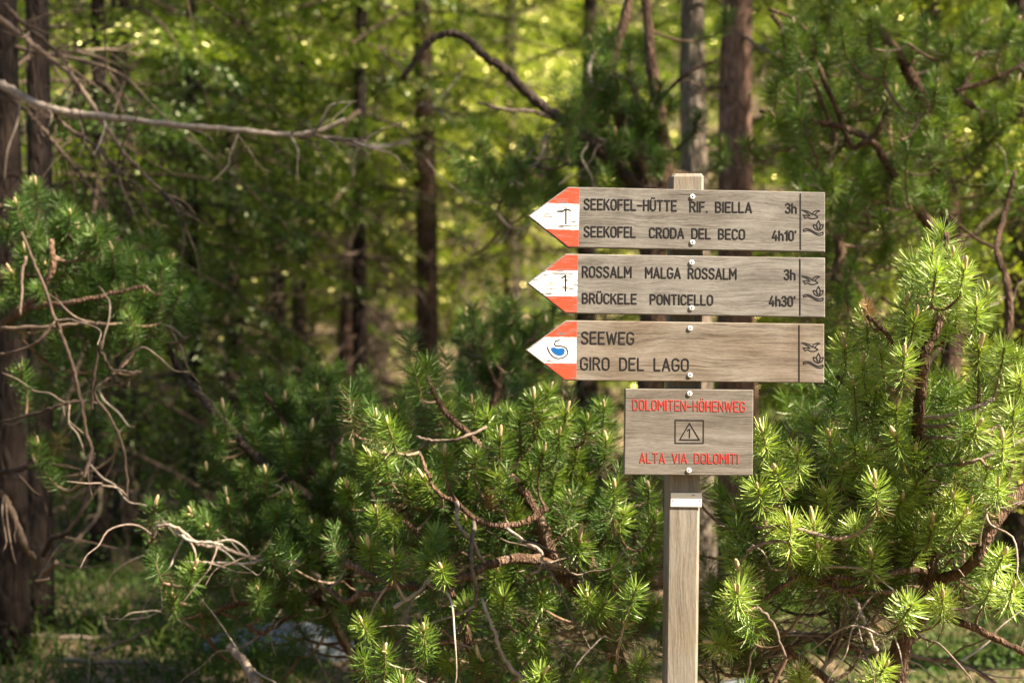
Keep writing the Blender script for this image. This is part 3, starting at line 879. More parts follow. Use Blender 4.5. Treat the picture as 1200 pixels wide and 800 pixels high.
bush("mountain_pine_bush", "broad green dwarf pine bush left of the post, filling the middle of the undergrowth", "bush", gz(705, .75),
 [([(730, 800, .75), (704, 714, .62), (680, 690, .58), (656, 672, .55), (640, 635, .5), (630, 604, .5), (600, 560, .55), (560, 520, .6), (520, 480, .65), (500, 440, .65)], .026, .006),
  ([(704, 714, .62), (690, 650, .7), (680, 590, .75), (672, 520, .75), (650, 470, .7)], .016, .005),
  ([(491, 530, .45), (511, 574, .42), (535, 589, .4), (558, 609, .4), (589, 616, .4), (619, 611, .42), (640, 594, .45)], .005, .010),
  ([(407, 658, .35), (450, 682, .3), (477, 686, .3), (511, 687, .3), (545, 675, .32), (575, 660, .38), (630, 655, .45), (660, 675, .55)], .008, .014),
  ([(535, 587, .38), (537, 614, .35), (553, 634, .35), (568, 659, .36)], .0055, .0045, 'dead'),
  ([(555, 611, .38), (552, 658, .3), (559, 699, .3), (548, 722, .3), (527, 751, .3)], .006, .004, 'dead'),
  ([(564, 700, .3), (579, 739, .28), (592, 773, .28), (618, 802, .28)], .004, .0055, 'dead'),
  ([(461, 712, .25), (491, 692, .25), (510, 668, .26), (513, 655, .26)], .005, .0035, 'dead'),
  ([(594, 619, .38), (616, 635, .34), (633, 646, .34), (635, 662, .34), (623, 673, .36)], .0045, .004, 'dead'),
  ([(488, 512, .4), (510, 516, .38), (540, 514, .36), (570, 500, .4)], .004, .004, 'dead'),
  ([(560, 800, .5), (540, 720, .5), (500, 640, .6), (450, 580, .7), (430, 510, .75)], .013, .005),
  ([(450, 700, .3), (425, 695, .3), (405, 704, .35), (385, 690, .4)], .008, .006),
  ([(704, 714, .62), (740, 690, .5), (760, 640, .5), (770, 610, .5)], .012, .005)],
 zi(tc, .75, .18, 410, 760, .12, 3), 11, centre=(600, 720, .9), n_fill=440, fill_back=.85, twigs_bare=46, dead=(24,))

# --- left bush, lower and a little farther back
tl = [(368,424),(386,433),(398,449),(421,449),(370,450),(333,461),(366,494),(370,515),(412,515),(286,437),(305,434),(234,449),(332,461),(307,484),(177,646),(222,656),(230,655),(201,675),(203,693),
 (220,594),(263,572),(266,581),(288,577),(289,605),(352,547),(364,603),(350,590),(327,588),(390,590),(322,637),(329,658),(292,658),(301,684),(380,712),(392,672),(380,648),(391,650),(184,580),
 (330,500),(345,520),(300,510),(275,480),(260,470),(390,480),(395,540),(310,545),(280,540),(250,500),(240,540),(340,570),(375,560),(300,570),(360,640),(345,690),(255,620),(235,700),(240,610),(400,610),(410,580),(398,690)]
bush("mountain_pine_bush", "low dark green dwarf pine bush with dead grey twigs, standing left of the broad bush", "bush", gz(400, 1.3),
 [([(430, 800, 1.25), (400, 740, 1.1), (378, 689, 1.0), (368, 672, .95), (348, 660, .9), (314, 656, .85), (287, 660, .85), (243, 659, .85), (216, 658, .85)], .009, .003, 'dead'),
  ([(430, 800, 1.25), (371, 699, 1.1), (337, 709, 1.0), (287, 705, 1.0), (236, 722, 1.0), (196, 721, 1.0)], .015, .006),
  ([(420, 640, 1.2), (358, 709, 1.0), (331, 726, .95), (307, 741, .9), (287, 732, .9)], .012, .005),
  ([(430, 800, 1.25), (410, 690, 1.3), (385, 600, 1.3), (360, 540, 1.35), (330, 490, 1.4), (310, 460, 1.4)], .018, .006),
  ([(385, 600, 1.3), (330, 560, 1.3), (285, 520, 1.35), (250, 480, 1.4), (215, 440, 1.7), (190, 400, 1.75), (150, 380, 1.7), (110, 365, 1.6), (85, 335, 1.5), (95, 300, 1.4), (80, 275, 1.3)], .017, .007, 'bark'),
  ([(179, 631, .9), (186, 616, .88), (209, 619, .86), (233, 638, .88), (253, 641, .9), (300, 655, .95)], .004, .006, 'dead'),
  ([(205, 622, .87), (225, 634, .85), (250, 636, .85), (265, 642, .9)], .005, .004, 'dead'),
  ([(314, 565, 1.2), (335, 575, 1.15), (345, 590, 1.1)], .005, .003, 'dead'),
  ([(385, 600, 1.3), (390, 540, 1.3), (385, 480, 1.35), (375, 440, 1.4)], .012, .005)],
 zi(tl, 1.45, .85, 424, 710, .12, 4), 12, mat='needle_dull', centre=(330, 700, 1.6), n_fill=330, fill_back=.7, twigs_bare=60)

# --- upper left bush reaching in from the left
tu = [(67,263),(108,265),(90,263),(133,302),(205,295),(215,331),(144,332),(22,425),(43,509),(34,206),(40,207),(83,240),(64,252),(102,252),(128,251),(109,262),(92,262),(15,228),(8,260),(28,285),(50,300),
 (75,310),(118,320),(160,300),(180,320),(185,345),(150,360),(10,310),(40,330),(5,345),(190,300),(60,280),(22,250),(130,285),(170,335)]
bush("mountain_pine_bush", "green pine branch clump reaching in at the left edge above bare twigs", "bush", gz(-140, 1.9),
 [([(-140, 745, 1.9), (-120, 600, 1.8), (-80, 480, 1.6), (-20, 400, 1.4), (30, 360, 1.3), (60, 320, 1.25), (60, 280, 1.25)], .03, .008),
  ([(30, 360, 1.3), (80, 355, 1.2), (130, 345, 1.2), (170, 335, 1.2)], .010, .005),
  ([(-20, 400, 1.4), (0, 330, 1.4), (10, 280, 1.4)], .012, .006),
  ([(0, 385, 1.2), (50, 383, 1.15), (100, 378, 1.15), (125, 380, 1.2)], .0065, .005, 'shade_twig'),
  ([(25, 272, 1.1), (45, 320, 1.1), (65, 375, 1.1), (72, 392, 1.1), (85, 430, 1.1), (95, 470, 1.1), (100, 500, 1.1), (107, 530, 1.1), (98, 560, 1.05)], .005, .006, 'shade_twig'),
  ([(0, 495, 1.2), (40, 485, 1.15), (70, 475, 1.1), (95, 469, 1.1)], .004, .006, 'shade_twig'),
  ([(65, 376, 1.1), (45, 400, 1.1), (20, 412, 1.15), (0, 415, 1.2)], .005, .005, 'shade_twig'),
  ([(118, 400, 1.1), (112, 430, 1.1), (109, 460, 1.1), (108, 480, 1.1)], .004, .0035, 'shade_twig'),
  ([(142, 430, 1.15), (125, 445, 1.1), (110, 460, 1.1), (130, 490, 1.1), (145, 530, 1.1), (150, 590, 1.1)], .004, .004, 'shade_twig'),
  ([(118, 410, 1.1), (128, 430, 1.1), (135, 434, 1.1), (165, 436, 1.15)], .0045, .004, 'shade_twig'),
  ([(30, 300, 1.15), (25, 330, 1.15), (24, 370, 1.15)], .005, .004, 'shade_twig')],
 zi(tu, 1.45, 1.15, 205, 510, .12, 5), 13, mat='needle_dull', centre=(40, 380, 1.9), n_fill=150, fill_back=.5, twigs_bare=26, no_bud=.3, spread=.05)

# --- right bush with its tall bright leader
tr = [(1108,255),(1072,292),(1132,302),(1062,342),(1161,329),(1015,360),(1049,381),(990,394),(1014,334),(1028,448),(1051,464),(1148,394),(1179,395),(1172,425),(1194,428),(1150,460),(955,478),(1003,479),
 (1001,509),(987,521),(933,521),(890,495),(1074,518),(1121,518),(1189,467),(1175,502),(992,538),(1025,552),(1038,543),(966,564),(1062,574),(1078,552),(1027,591),(1001,604),(1076,614),(1117,574),(1141,581),
 (1136,596),(1108,592),(1096,603),(926,599),(857,586),(960,636),(936,640),(940,653),(984,661),(865,660),(882,687),(869,699),(865,684),(825,748),(933,774),(1044,771),(1104,692),(1075,695),
 (1095,280),(1120,285),(1085,310),(1108,320),(1122,330),(1090,345),(1030,400),(1010,415),(1040,425),(1145,345),(1000,440),(1100,300),(1115,350),(1095,365),(1075,360),(1060,400),(970,500),(1045,500),(1020,520),
 (905,540),(915,560),(885,560),(950,600),(1160,540),(1190,540),(1170,560),(900,600),(850,640),(1180,640),(1190,680),(1165,680),(1021,640),(845,720),(1150,490),(1195,400),(1190,500)]
bush("mountain_pine_bush", "bright sunlit pine bush right of the boards with one tall leading shoot", "bush", gz(1055, .45),
 [([(1040, 860, .5), (1056, 760, .42), (1070, 729, .4), (1083, 705, .38), (1087, 678, .36), (1090, 651, .36), (1085, 600, .4), (1078, 540, .3), (1076, 500, .2), (1080, 450, .15), (1086, 410, .12), (1100, 380, .12), (1108, 330, .12), (1109, 272, .12)], .030, .006),
  ([(1087, 677, .36), (1117, 675, .3), (1144, 655, .22), (1161, 621, .2), (1175, 601, .2), (1200, 574, .22), (1230, 540, .25)], .013, .017),
  ([(962, 677, .2), (989, 677, .18), (1019, 678, .18), (1050, 670, .22), (1077, 668, .3), (1088, 672, .36)], .006, .010),
  ([(890, 705, .2), (915, 688, .2), (935, 675, .18), (962, 677, .2), (985, 690, .18), (1009, 686, .16), (1036, 677, .2)], .007, .006),
  ([(986, 692, .2), (1030, 694, .2), (1070, 689, .26), (1086, 690, .36)], .006, .008),
  ([(1087, 710, .36), (1120, 726, .25), (1164, 746, .22), (1200, 764, .22)], .010, .008),
  ([(884, 618, .1), (925, 617, .08), (952, 624, .08), (975, 631, .1)], .004, .0045, 'dead'),
  ([(874, 645, .1), (901, 636, .08), (928, 634, .08)], .0035, .004, 'dead'),
  ([(886, 709, .12), (905, 729, .1), (921, 770, .1)], .0045, .003, 'dead'),
  ([(1000, 700, .2), (1012, 725, .18), (1022, 750, .18), (1028, 764, .2)], .005, .004, 'dead'),
  ([(1078, 490, .18), (1110, 487, .12), (1140, 477, .1), (1165, 468, .12)], .0045, .005, 'dead'),
  ([(1078, 500, .18), (1105, 499, .12), (1130, 492, .1), (1150, 480, .1)], .0045, .005, 'dead'),
  ([(1080, 511, .2), (1115, 513, .1), (1150, 508, .08), (1172, 499, .1)], .0045, .005, 'dead'),
  ([(1095, 544, .15), (1130, 544, .1), (1160, 532, .08), (1200, 515, .1)], .0045, .0055, 'dead'),
  ([(1080, 450, .15), (1062, 430, .12), (1050, 410, .1), (1040, 392, .1), (1016, 370, .1)], .007, .005),
  ([(1078, 540, .3), (1040, 500, .3), (1010, 470, .3), (980, 440, .3)], .008, .005),
  ([(1083, 600, .38), (1020, 590, .3), (960, 560, .3), (910, 545, .35)], .010, .005),
  ([(1175, 601, .2), (1185, 540, .2), (1190, 480, .18), (1180, 430, .18)], .009, .005),
  ([(1040, 860, .5), (960, 790, .5), (900, 740, .45), (870, 710, .4)], .012, .006)],
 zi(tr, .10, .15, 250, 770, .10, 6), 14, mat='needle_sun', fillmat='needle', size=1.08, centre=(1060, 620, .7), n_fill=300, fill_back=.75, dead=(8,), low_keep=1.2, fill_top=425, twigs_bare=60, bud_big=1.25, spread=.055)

# --- pine behind, upper right
tb = [(1158,22),(1141,69),(1028,10),(1021,7),(1067,40),(954,32),(970,54),(903,89),(911,81),(997,84),(927,86),(1021,127),(992,135),(948,155),(955,165),(872,158),(1072,152),(930,20),(985,20),(1000,45),
 (1040,60),(1090,20),(1120,40),(1180,50),(1195,90),(1170,100),(1100,90),(1050,100),(1010,100),(960,110),(930,125),(905,130),(910,60),(915,30),(1010,165),(975,190),(940,190),(1040,185),(1090,130),
 (1120,110),(1150,130),(1185,140),(1000,230),(1030,240),(985,270),(1000,300),(1040,280),(990,330),(840,470),(870,490),(900,520),(850,540),(880,580),(860,640),(900,640),(845,610),(1180,200),(1190,240),(1140,10),(1195,20),(1160,170),(1060,210),(1020,205)]
bush("scrub_pine", "tall soft green pine behind the bright bush, with dark forked stems at the upper right", "tree", gz(1120, 2.1),
 [([(1120, 700, 2.1), (1112, 500, 2.1), (1118, 330, 2.1), (1112, 240, 2.1), (1098, 190, 2.05), (1088, 150, 2.0), (1078, 110, 1.95), (1050, 60, 1.9), (1020, 20, 1.9)], .05, .014),
  ([(1098, 170, 2.0), (1108, 150, 2.0), (1116, 140, 2.0), (1130, 100, 2.0), (1150, 60, 2.0)], .018, .010),
  ([(1118, 300, 2.1), (1080, 250, 2.0), (1050, 210, 1.95), (1025, 170, 1.9), (990, 150, 1.9), (940, 140, 1.9), (890, 130, 1.9)], .022, .007),
  ([(1000, 175, 1.9), (1028, 155, 1.85), (1038, 130, 1.85), (1040, 100, 1.85), (1030, 60, 1.85)], .011, .006),
  ([(1140, 125, 2.0), (1120, 108, 1.95), (1160, 95, 1.95), (1200, 75, 1.95)], .012, .007),
  ([(1000, 175, 1.9), (960, 80, 1.9), (940, 30, 1.9), (900, 10, 1.9)], .010, .006, 'limb'),
  ([(905, 18, 1.9), (922, 40, 1.9), (935, 60, 1.9), (955, 100, 1.9), (975, 150, 1.9), (980, 165, 1.9)], .010, .006),
  ([(1176, 420, 1.6), (1182, 380, 1.6), (1180, 330, 1.6), (1168, 290, 1.7), (1180, 240, 1.8), (1190, 200, 1.8)], .016, .007),
  ([(980, 330, 2.0), (985, 290, 2.0), (975, 260, 2.0), (985, 220, 2.0)], .022, .012),
  ([(1060, 470, 2.0), (1030, 380, 2.0), (1000, 330, 2.0), (985, 300, 2.0)], .02, .014)],
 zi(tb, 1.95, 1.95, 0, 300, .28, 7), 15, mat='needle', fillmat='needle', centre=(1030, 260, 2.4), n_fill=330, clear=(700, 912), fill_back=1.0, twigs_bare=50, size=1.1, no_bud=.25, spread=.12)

# --- pine with the arching limb, behind the post
ta = [(690,40),(705,60),(715,30),(735,45),(700,75),(740,75),(728,95),(745,110),(690,110),(705,130),(735,140),(765,120),(775,140),(790,105),(822,125),(845,160),(775,90),(760,30),(720,150),
 (690,150),(660,165),(640,190),(600,180),(610,160),(580,200),(560,190),(540,180),(700,95),(780,170),(855,5),(560,160),(665,120)]
bush("scrub_pine", "crooked pine right behind the post with one bare limb arching far to the left", "tree", gz(765, 2.6),
 [([(760, 690, 2.6), (762, 500, 2.6), (766, 350, 2.6), (764, 250, 2.6), (757, 215, 2.6), (746, 180, 2.6), (738, 160, 2.6), (722, 120, 2.55), (712, 95, 2.5), (720, 60, 2.5), (735, 10, 2.5), (740, -60, 2.5)], .062, .016),
  ([(764, 235, 2.6), (748, 222, 2.5), (720, 192, 2.45), (690, 165, 2.4), (660, 142, 2.4), (640, 128, 2.4), (612, 104, 2.4), (590, 80, 2.4), (570, 68, 2.4), (552, 50, 2.4), (535, 40, 2.4), (515, 42, 2.4), (498, 55, 2.4), (485, 72, 2.4), (472, 92, 2.4)], .026, .010, 'bark'),
  ([(648, 138, 2.4), (620, 130, 2.35), (590, 128, 2.3), (560, 120, 2.3)], .009, .005, 'dead'),
  ([(640, 160, 2.4), (630, 190, 2.35), (610, 208, 2.35), (590, 217, 2.35)], .008, .006, 'dead'),
  ([(768, 300, 2.6), (776, 240, 2.6), (780, 190, 2.65), (770, 120, 2.7), (762, 60, 2.7), (755, -40, 2.7)], .035, .018),
  ([(712, 95, 2.5), (700, 105, 2.45), (690, 85, 2.45), (697, 60, 2.45)], .011, .008, 'dead'),
  ([(738, 160, 2.6), (746, 120, 2.5), (738, 95, 2.45), (715, 85, 2.4)], .014, .008, 'dead'),
  ([(764, 235, 2.6), (752, 190, 2.45), (735, 170, 2.4), (700, 165, 2.4)], .010, .007, 'dead'),
  ([(770, 120, 2.7), (800, 90, 2.5), (840, 70, 2.5)], .009, .006)],
 zi(ta, 2.45, 2.45, 0, 200, .2, 8), 16, mat='needle_dull', fillmat='needle_dull', centre=(740, 160, 2.9), n_fill=130, clear=(782, 905), fill_back=.8, twigs_bare=24, size=1.1, no_bud=.35, spread=.08)

# --- young pine showing past the arrow tips
ts = [(603,345),(596,352),(552,352),(543,358),(566,372),(588,380),(610,370),(628,360),(640,370),(575,400),(600,395),(555,395),(540,380),(620,390),(640,395),(650,350),(585,360)]
bush("scrub_pine", "small soft young pine whose tip shows left of the lowest arrow boards", "tree", gz(585, 1.9),
 [([(570, 620, 1.9), (574, 500, 1.9), (583, 455, 1.9), (592, 410, 1.9), (597, 375, 1.9), (603, 350, 1.9)], .02, .006),
  ([(583, 455, 1.9), (565, 410, 1.85), (550, 370, 1.8)], .009, .005), ([(590, 430, 1.9), (620, 400, 1.85), (640, 375, 1.85)], .009, .005),
  ([(578, 480, 1.9), (610, 440, 1.9), (660, 430, 1.9)], .008, .005)],
 zi(ts + [(540, 430), (620, 430), (600, 420), (650, 420), (560, 425)], 1.9, 1.85, 340, 440, .12, 9), 17, mat='needle_dull', fillmat='needle_dull', centre=(590, 460, 2.1), n_fill=70, fill_back=.4, twigs_bare=14, no_bud=.4)

# ------------------------------------------------------------------ spruces
def sprigs(mb, base, d, L, rng, n, w, ln, droop, mat=0, tone0=.5):
    """flat needled sprigs along a branch and its side branchlets"""
    d = d / np.linalg.norm(d)
    side = np.cross(d, [0, 0, 1.0]); side /= np.linalg.norm(side) + 1e-9
    t = rng.random(n) ** .7
    sgn = np.where(rng.random(n) < .5, -1, 1)
    sl = L * .42 * (1 - t) ** .7 + .06
    u = rng.random(n)
    ax = base + d * (t * L)[:, None] + np.array([0, 0, -1.0]) * (droop * L * t ** 2)[:, None]
    p = ax + side * (sgn * sl * u)[:, None] + d * (sl * u * .55)[:, None] + np.array([0, 0, -1.0]) * (sl * u * u * .45 + rng.random(n) * .05)[:, None]
    dr = side * (sgn * .75)[:, None] + d * .6 + np.array([0, 0, -.25]) + rng.normal(0, .38, (n, 3))
    dr /= np.linalg.norm(dr, axis=1)[:, None]
    nr = np.cross(dr, rng.normal(0, 1, (n, 3)) + [0, 0, .6]); nr /= np.linalg.norm(nr, axis=1)[:, None]
    l = (ln * rng.uniform(.6, 1.3, n))[:, None]; ww = (w * rng.uniform(.6, 1.3, n))[:, None]
    v = np.stack([p, p + dr * l * .5 + nr * ww * .5, p + dr * l, p + dr * l * .5 - nr * ww * .5], 1).reshape(-1, 3)
    q = np.arange(n)[:, None] * 4 + np.arange(4)
    tone = np.repeat(np.clip(tone0 + .25 * u + rng.normal(0, .2, n), 0, 1), 4)
    mb.add(v, q, mat, tone)

def spruce(name, label, x, y, r0, height, seed, lean=(0, 0), bark='bark', leaf='spruce', live_from=2.4, dead_from=.4, spread=1.5, dens=1.0, group=None, cat='tree', whorl=.34, dead_n=1.0, into=None, leaf_k=1.0, dead_len=1.0):
    rng = np.random.default_rng(seed)
    z0 = float(ground_z(x, y)) - .05
    B = np.array([x, y, z0])
    root = None
    if into is None: root = empty(name, tuple(B), label, cat, group)
    tr = MB() if into is None else into[0]; cr = MB() if into is None else into[1]; de = MB() if into is None else into[2]
    off = np.zeros(3) if into is None else B
    de0 = de; own = into is None and y < 7.2; dead_i = 0
    hs = np.linspace(0, height, 22)
    path = np.stack([lean[0] * hs + .02 * np.sin(hs * 1.1 + seed), lean[1] * hs + .02 * np.cos(hs * .9 + seed), hs], -1)
    rad = r0 * (1 - hs / height) ** .8 * (1 + .35 * np.exp(-hs * 4)) + .008
    tube(tr, path + off, rad, 14, lump=.10, rng=rng)
    h = dead_from + rng.random() * .2
    while h < height - .15:
        c = np.array([np.interp(h, hs, path[:, i]) for i in range(3)])
        live = h > live_from + rng.normal(0, .35)
        k = rng.integers(3, 6)
        a0 = rng.random() * 6.28
        for b in range(k):
            a = a0 + b * 6.283 / k + rng.normal(0, .25)
            top = 1 - h / height
            L = spread * (top ** .75) * rng.uniform(.7, 1.1) + .15
            if live:
                el = rng.normal(-.12, .15) if h < height * .7 else rng.normal(.25, .15)
                d = np.array([math.cos(a) * math.cos(el), math.sin(a) * math.cos(el), math.sin(el)])
                t = np.linspace(0, 1, 6)[:, None]
                bp = c + d * L * t + np.array([0, 0, -.22 * L]) * t ** 2
                tube(de, bp + off, np.linspace(.013, .003, 6), 5, 0, col=.2, cap=False)
                sprigs(cr, c + off, d, L, rng, int(190 * L * L * dens + 40 * dens), .017 * leaf_k, .062 * leaf_k, .22, 0, rng.uniform(.15, .6))
            elif rng.random() < .8 * dead_n:
                Ld = min(L, 1.25) * rng.uniform(.35, 1.0) * dead_len
                el = rng.normal(-.2, .2)
                d = np.array([math.cos(a) * math.cos(el), math.sin(a) * math.cos(el), math.sin(el)])
                pts = [c]
                for _ in range(5):
                    d = d + rng.normal(0, .13, 3) + [0, 0, -.03]; d /= np.linalg.norm(d); pts.append(pts[-1] + d * Ld / 5)
                bp = catmull(pts, 2)
                if own: dead_i += 1; de = MB()
                tube(de, bp + off, np.linspace(.010, .0025, len(bp)), 5, 0, col=rng.random(), cap=False)
                for _ in range(int(7 * Ld / .6)):
                    q = bp[rng.integers(2, len(bp))]; dd = d + rng.normal(0, .7, 3) + [0, 0, -.25]; dd /= np.linalg.norm(dd)
                    l2 = rng.uniform(.1, .38) * (.6 + .4 * Ld)
                    m = q + dd * l2 * .5; e = m + (dd + rng.normal(0, .3, 3)) * l2 * .5
                    tube(de, np.array([q, m, e]) + off, [.0035, .0026, .0012], 4, 0, col=rng.random(), cap=False)
                if own: de.build("dead_branch", M['drytwig'], root, True); de = de0
        h += whorl * rng.uniform(.6, 1.3) * (1 if live else .75)
    if into is None:
        tr.build("trunk", M[bark], root, True)
        if cr.n: cr.build("crown", M[leaf], root)
        if de.n:
            b = de.build("crown_branches", M['drytwig'], root, True); b["kind"] = "stuff"
    return root

def tx(px, y): return (px - 600) * .0005 * (y - CY)
TREES = [
 # px, y, half width px, label, bark, leaf, live_from, lean, kw
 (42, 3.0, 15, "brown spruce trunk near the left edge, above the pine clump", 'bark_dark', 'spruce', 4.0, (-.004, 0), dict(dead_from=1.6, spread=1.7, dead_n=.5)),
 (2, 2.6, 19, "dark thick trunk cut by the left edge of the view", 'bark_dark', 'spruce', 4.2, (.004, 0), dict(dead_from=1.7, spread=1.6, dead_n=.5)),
 (145, 5.2, 12, "dim trunk between the left edge trunk and the thin black stem", 'bark', 'spruce', 1.5, (.0, 0), dict(spread=1.7, dens=1.5)),
 (275, 6.0, 9, "thin black stem standing before the tan sunlit forest floor at left", 'bark', 'spruce', 2.0, (.006, 0), dict(spread=1.5, dead_n=.8, dens=1.5)),
 (334, 6.6, 6, "thinner and left one of the slim paired stems", 'bark', 'spruce', 2.1, (-.02, 0), dict(spread=1.2, dead_n=.9, dens=1.4)),
 (352, 6.8, 7, "straight right one of the slim paired stems", 'bark', 'spruce', 2.3, (.0, 0), dict(spread=1.3, dead_n=.9, dens=1.4)),
 (403, 8.5, 11, "soft brown trunk between the slim stems and the reddish trunk", 'bark_red', 'spruce', 1.9, (.03, 0), dict(spread=1.6, dens=1.3)),
 (496, 6.5, 12, "reddish trunk lit on one side, in the gap left of the arrow tips", 'bark_red', 'spruce', 2.4, (.002, 0), dict(spread=1.6, dead_n=1.0, dens=1.4)),
 (813, 4.0, 17, "grey trunk directly above the top of the post", 'bark_grey', 'spruce', 3.6, (.004, 0), dict(dead_from=1.9, spread=1.6, dead_n=.5)),
 (862, 3.7, 21, "thick pinkish trunk just right of the grey one above the boards", 'bark_pink', 'spruce', 3.8, (.008, 0), dict(dead_from=1.9, spread=1.7, dead_n=.5)),
 (690, 7.5, 12, "far trunk hidden behind the arching limb above the arrow tips", 'bark', 'spruce', 1.5, (.0, 0), dict(spread=1.8, dens=1.4)),
 (960, 6.5, 14, "spruce seen through the pine right of the pinkish trunk", 'bark', 'spruce', 1.0, (.0, 0), dict(spread=1.8, dens=1.5)),
 (1085, 5.2, 13, "spruce behind the forked dark stems at right", 'bark', 'spruce', .9, (.0, 0), dict(spread=1.8, dens=1.5)),
 (1190, 4.2, 12, "leafy spruce at the right edge behind the bright bush", 'bark', 'larch', .9, (.0, 0), dict(spread=1.5)),
 (215, 8.5, 10, "hazy green spruce behind the thin black stem", 'bark', 'spruce', 1.2, (-.03, 0), dict(spread=1.9, dens=1.3)),
 (600, 9.5, 10, "hazy yellow green spruce behind the young pine", 'bark', 'larch', 1.9, (.0, 0), dict(spread=1.9)),
 (445, 10.5, 10, "farthest yellow green spruce in the bright gap", 'bark', 'larch', 2.2, (.0, 0), dict(spread=1.9)),
 (540, 12.5, 10, "bright yellow green spruce far back between the reddish trunk and the arrow tips", 'bark', 'larch', 2.2, (.0, 0), dict(spread=2.0)),
 (325, 12.0, 10, "bright yellow green spruce far back between the thin black stem and the slim pair", 'bark', 'larch', 2.4, (.0, 0), dict(spread=2.0)),
 (175, 12.5, 10, "yellow green spruce far back left of the thin black stem", 'bark', 'larch', 2.2, (.0, 0), dict(spread=2.0)),
 (112, 4.5, 9, "dark dense spruce just behind the dead twigs at the left", 'bark_dark', 'dark', .5, (.01, 0), dict(spread=1.5, dead_n=1.5, dens=.9)),  # this and the next two: dark masses, shade painted into sprigs and bark
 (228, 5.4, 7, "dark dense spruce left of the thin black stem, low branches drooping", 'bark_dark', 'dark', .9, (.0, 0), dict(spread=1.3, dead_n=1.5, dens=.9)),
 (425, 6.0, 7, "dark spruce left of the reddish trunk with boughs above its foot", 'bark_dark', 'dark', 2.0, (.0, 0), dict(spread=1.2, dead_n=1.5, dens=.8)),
 (90, 9.0, 11, "far green spruce behind the dead twigs at left", 'bark', 'spruce', .8, (.0, 0), dict(spread=1.9, dens=1.5)),
]
for i, (px, y, hwp, lab, bk, lf, lv, ln, kw) in enumerate(TREES):
    x = tx(px, y); r0 = hwp * .0005 * (y - CY) * 1.12
    spruce("spruce_tree", lab, x, y, r0, 6.0 + (i * 37 % 5) * .5, 100 + i, ln, bk, lf, lv, group="spruces standing behind the signpost", leaf_k=.62, **{**kw, 'dens': 2.3 * kw.get('dens', 1.0)})

SHADE = [(4.8, -1.22, 12.5, 7.3, "unseen slim high-crowned spruce added for shade beyond the right edge, nearest the viewer"), (3.25, 2.45, 10.5, 4.9, "unseen bare-stemmed spruce added for shade just right of the soft green pine"),
         (3.7, 5.0, 8.5, 2.2, "unseen low-branched spruce added for shade just right of the leafy edge spruce"), (4.6, -.12, 14, 5.8, "unseen tall high-crowned spruce added for shade to the right of the bright bush"),          (5.2, 3.6, 9, 3.4, "unseen thick spruce added for shade to the right of the leafy edge spruce"), (6.8, 4.0, 9.5, 3.4, "second unseen thick spruce added for shade to the right of the leafy edge spruce")]
for k, (x, y, h, lv, lab) in enumerate(SHADE):  # unseen trees added to cast shade over the left and middle
    spruce("spruce_tree", lab, x, y, .15, h, 555 + k, (0, 0), 'bark', 'spruce', lv, spread=(1.15 if k == 0 else 2.2), dead_from=2.0, dead_n=.4, dens=1.5, group="unseen spruces added for shade beyond the right edge")

# the far wood: one mass of trunks and sprays
fw = (MB(), MB(), MB())
rg = np.random.default_rng(77)
for i in range(64):
    y = rg.uniform(14.5, 34); hx = 1.2 * (y - CY) * .32
    spruce("", "", rg.uniform(-hx, hx), y, rg.uniform(.06, .13), rg.uniform(4.5, 7.5), 300 + i, whorl=.55, live_from=rg.uniform(.3, 2.0), spread=2.0, dens=1.5, into=fw, leaf_k=1.15, dead_n=.5)
for i in range(34):                    # young growth and dry thicket at the foot of the slope
    y = rg.uniform(9.8, 14.5); hx = .33 * (y - CY)
    spruce("", "", rg.uniform(-hx, hx), y, rg.uniform(.02, .035), rg.uniform(1.4, 3.0), 400 + i, whorl=.3, live_from=rg.uniform(.1, 1.0), spread=.9, dens=1.6, into=fw, leaf_k=.9, dead_n=1.2)
for i in range(20):                    # unseen trees added at the viewer's back to block sky light
    spruce("", "", -13 + i * .95 + rg.normal(0, .3), rg.uniform(-15, -9), .14, rg.uniform(11, 15), 600 + i, whorl=.6, live_from=.8, spread=2.6, dens=.6, into=fw, leaf_k=2.2, dead_n=.2)
far = MB()
for k, src in enumerate(fw):
    base = far.n
    for v, c in zip(src.v, src.vc): far.v.append(v); far.vc.append(c); far.n += len(v)
    for f in src.f: far.f.append(f + base); far.fm.append(np.full(len(f), k, np.int32))
tag(far.build("far_wood", [M['bark'], M['larch'], M['drytwig']]), "yellow green sunlit wood far behind the trunks, with unseen trees added behind the viewer", "wood", kind="stuff")

# ------------------------------------------------------------------ dead branches in the air and on the ground
def dead_branch(name, label, polys, seed, mat='dead', n_side=10, cat='branch', group=None):
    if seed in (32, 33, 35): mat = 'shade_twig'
    rng = np.random.default_rng(seed)
    B = P(*polys[0][0][0])
    mb = MB()
    for (pts, r0, r1) in polys:
        p = rough_path(np.array([P(*q) for q in pts]), rng, 8, .0016)
        tube(mb, p - B, np.linspace(r0, r1, len(p)) * (1 + rng.normal(0, .08, len(p))), 7, col=rng.random(), lump=.2, rng=rng)
        for _ in range(n_side):
            i = rng.integers(2, len(p) - 1); d = p[i] - p[i - 1]; d = d / np.linalg.norm(d) + rng.normal(0, .6, 3); d /= np.linalg.norm(d)
            q = [p[i] - B]
            for _ in range(3): d = d + rng.normal(0, .25, 3) + [0, 0, -.06]; d /= np.linalg.norm(d); q.append(q[-1] + d * rng.uniform(.03, .12))
            tube(mb, catmull(q, 3), np.linspace(.004, .0012, len(catmull(q, 3))), 5, col=rng.random(), cap=False)
    o = mb.build(name, M[mat], None, True)
    o.location = B
    return tag(o, label, cat, group)

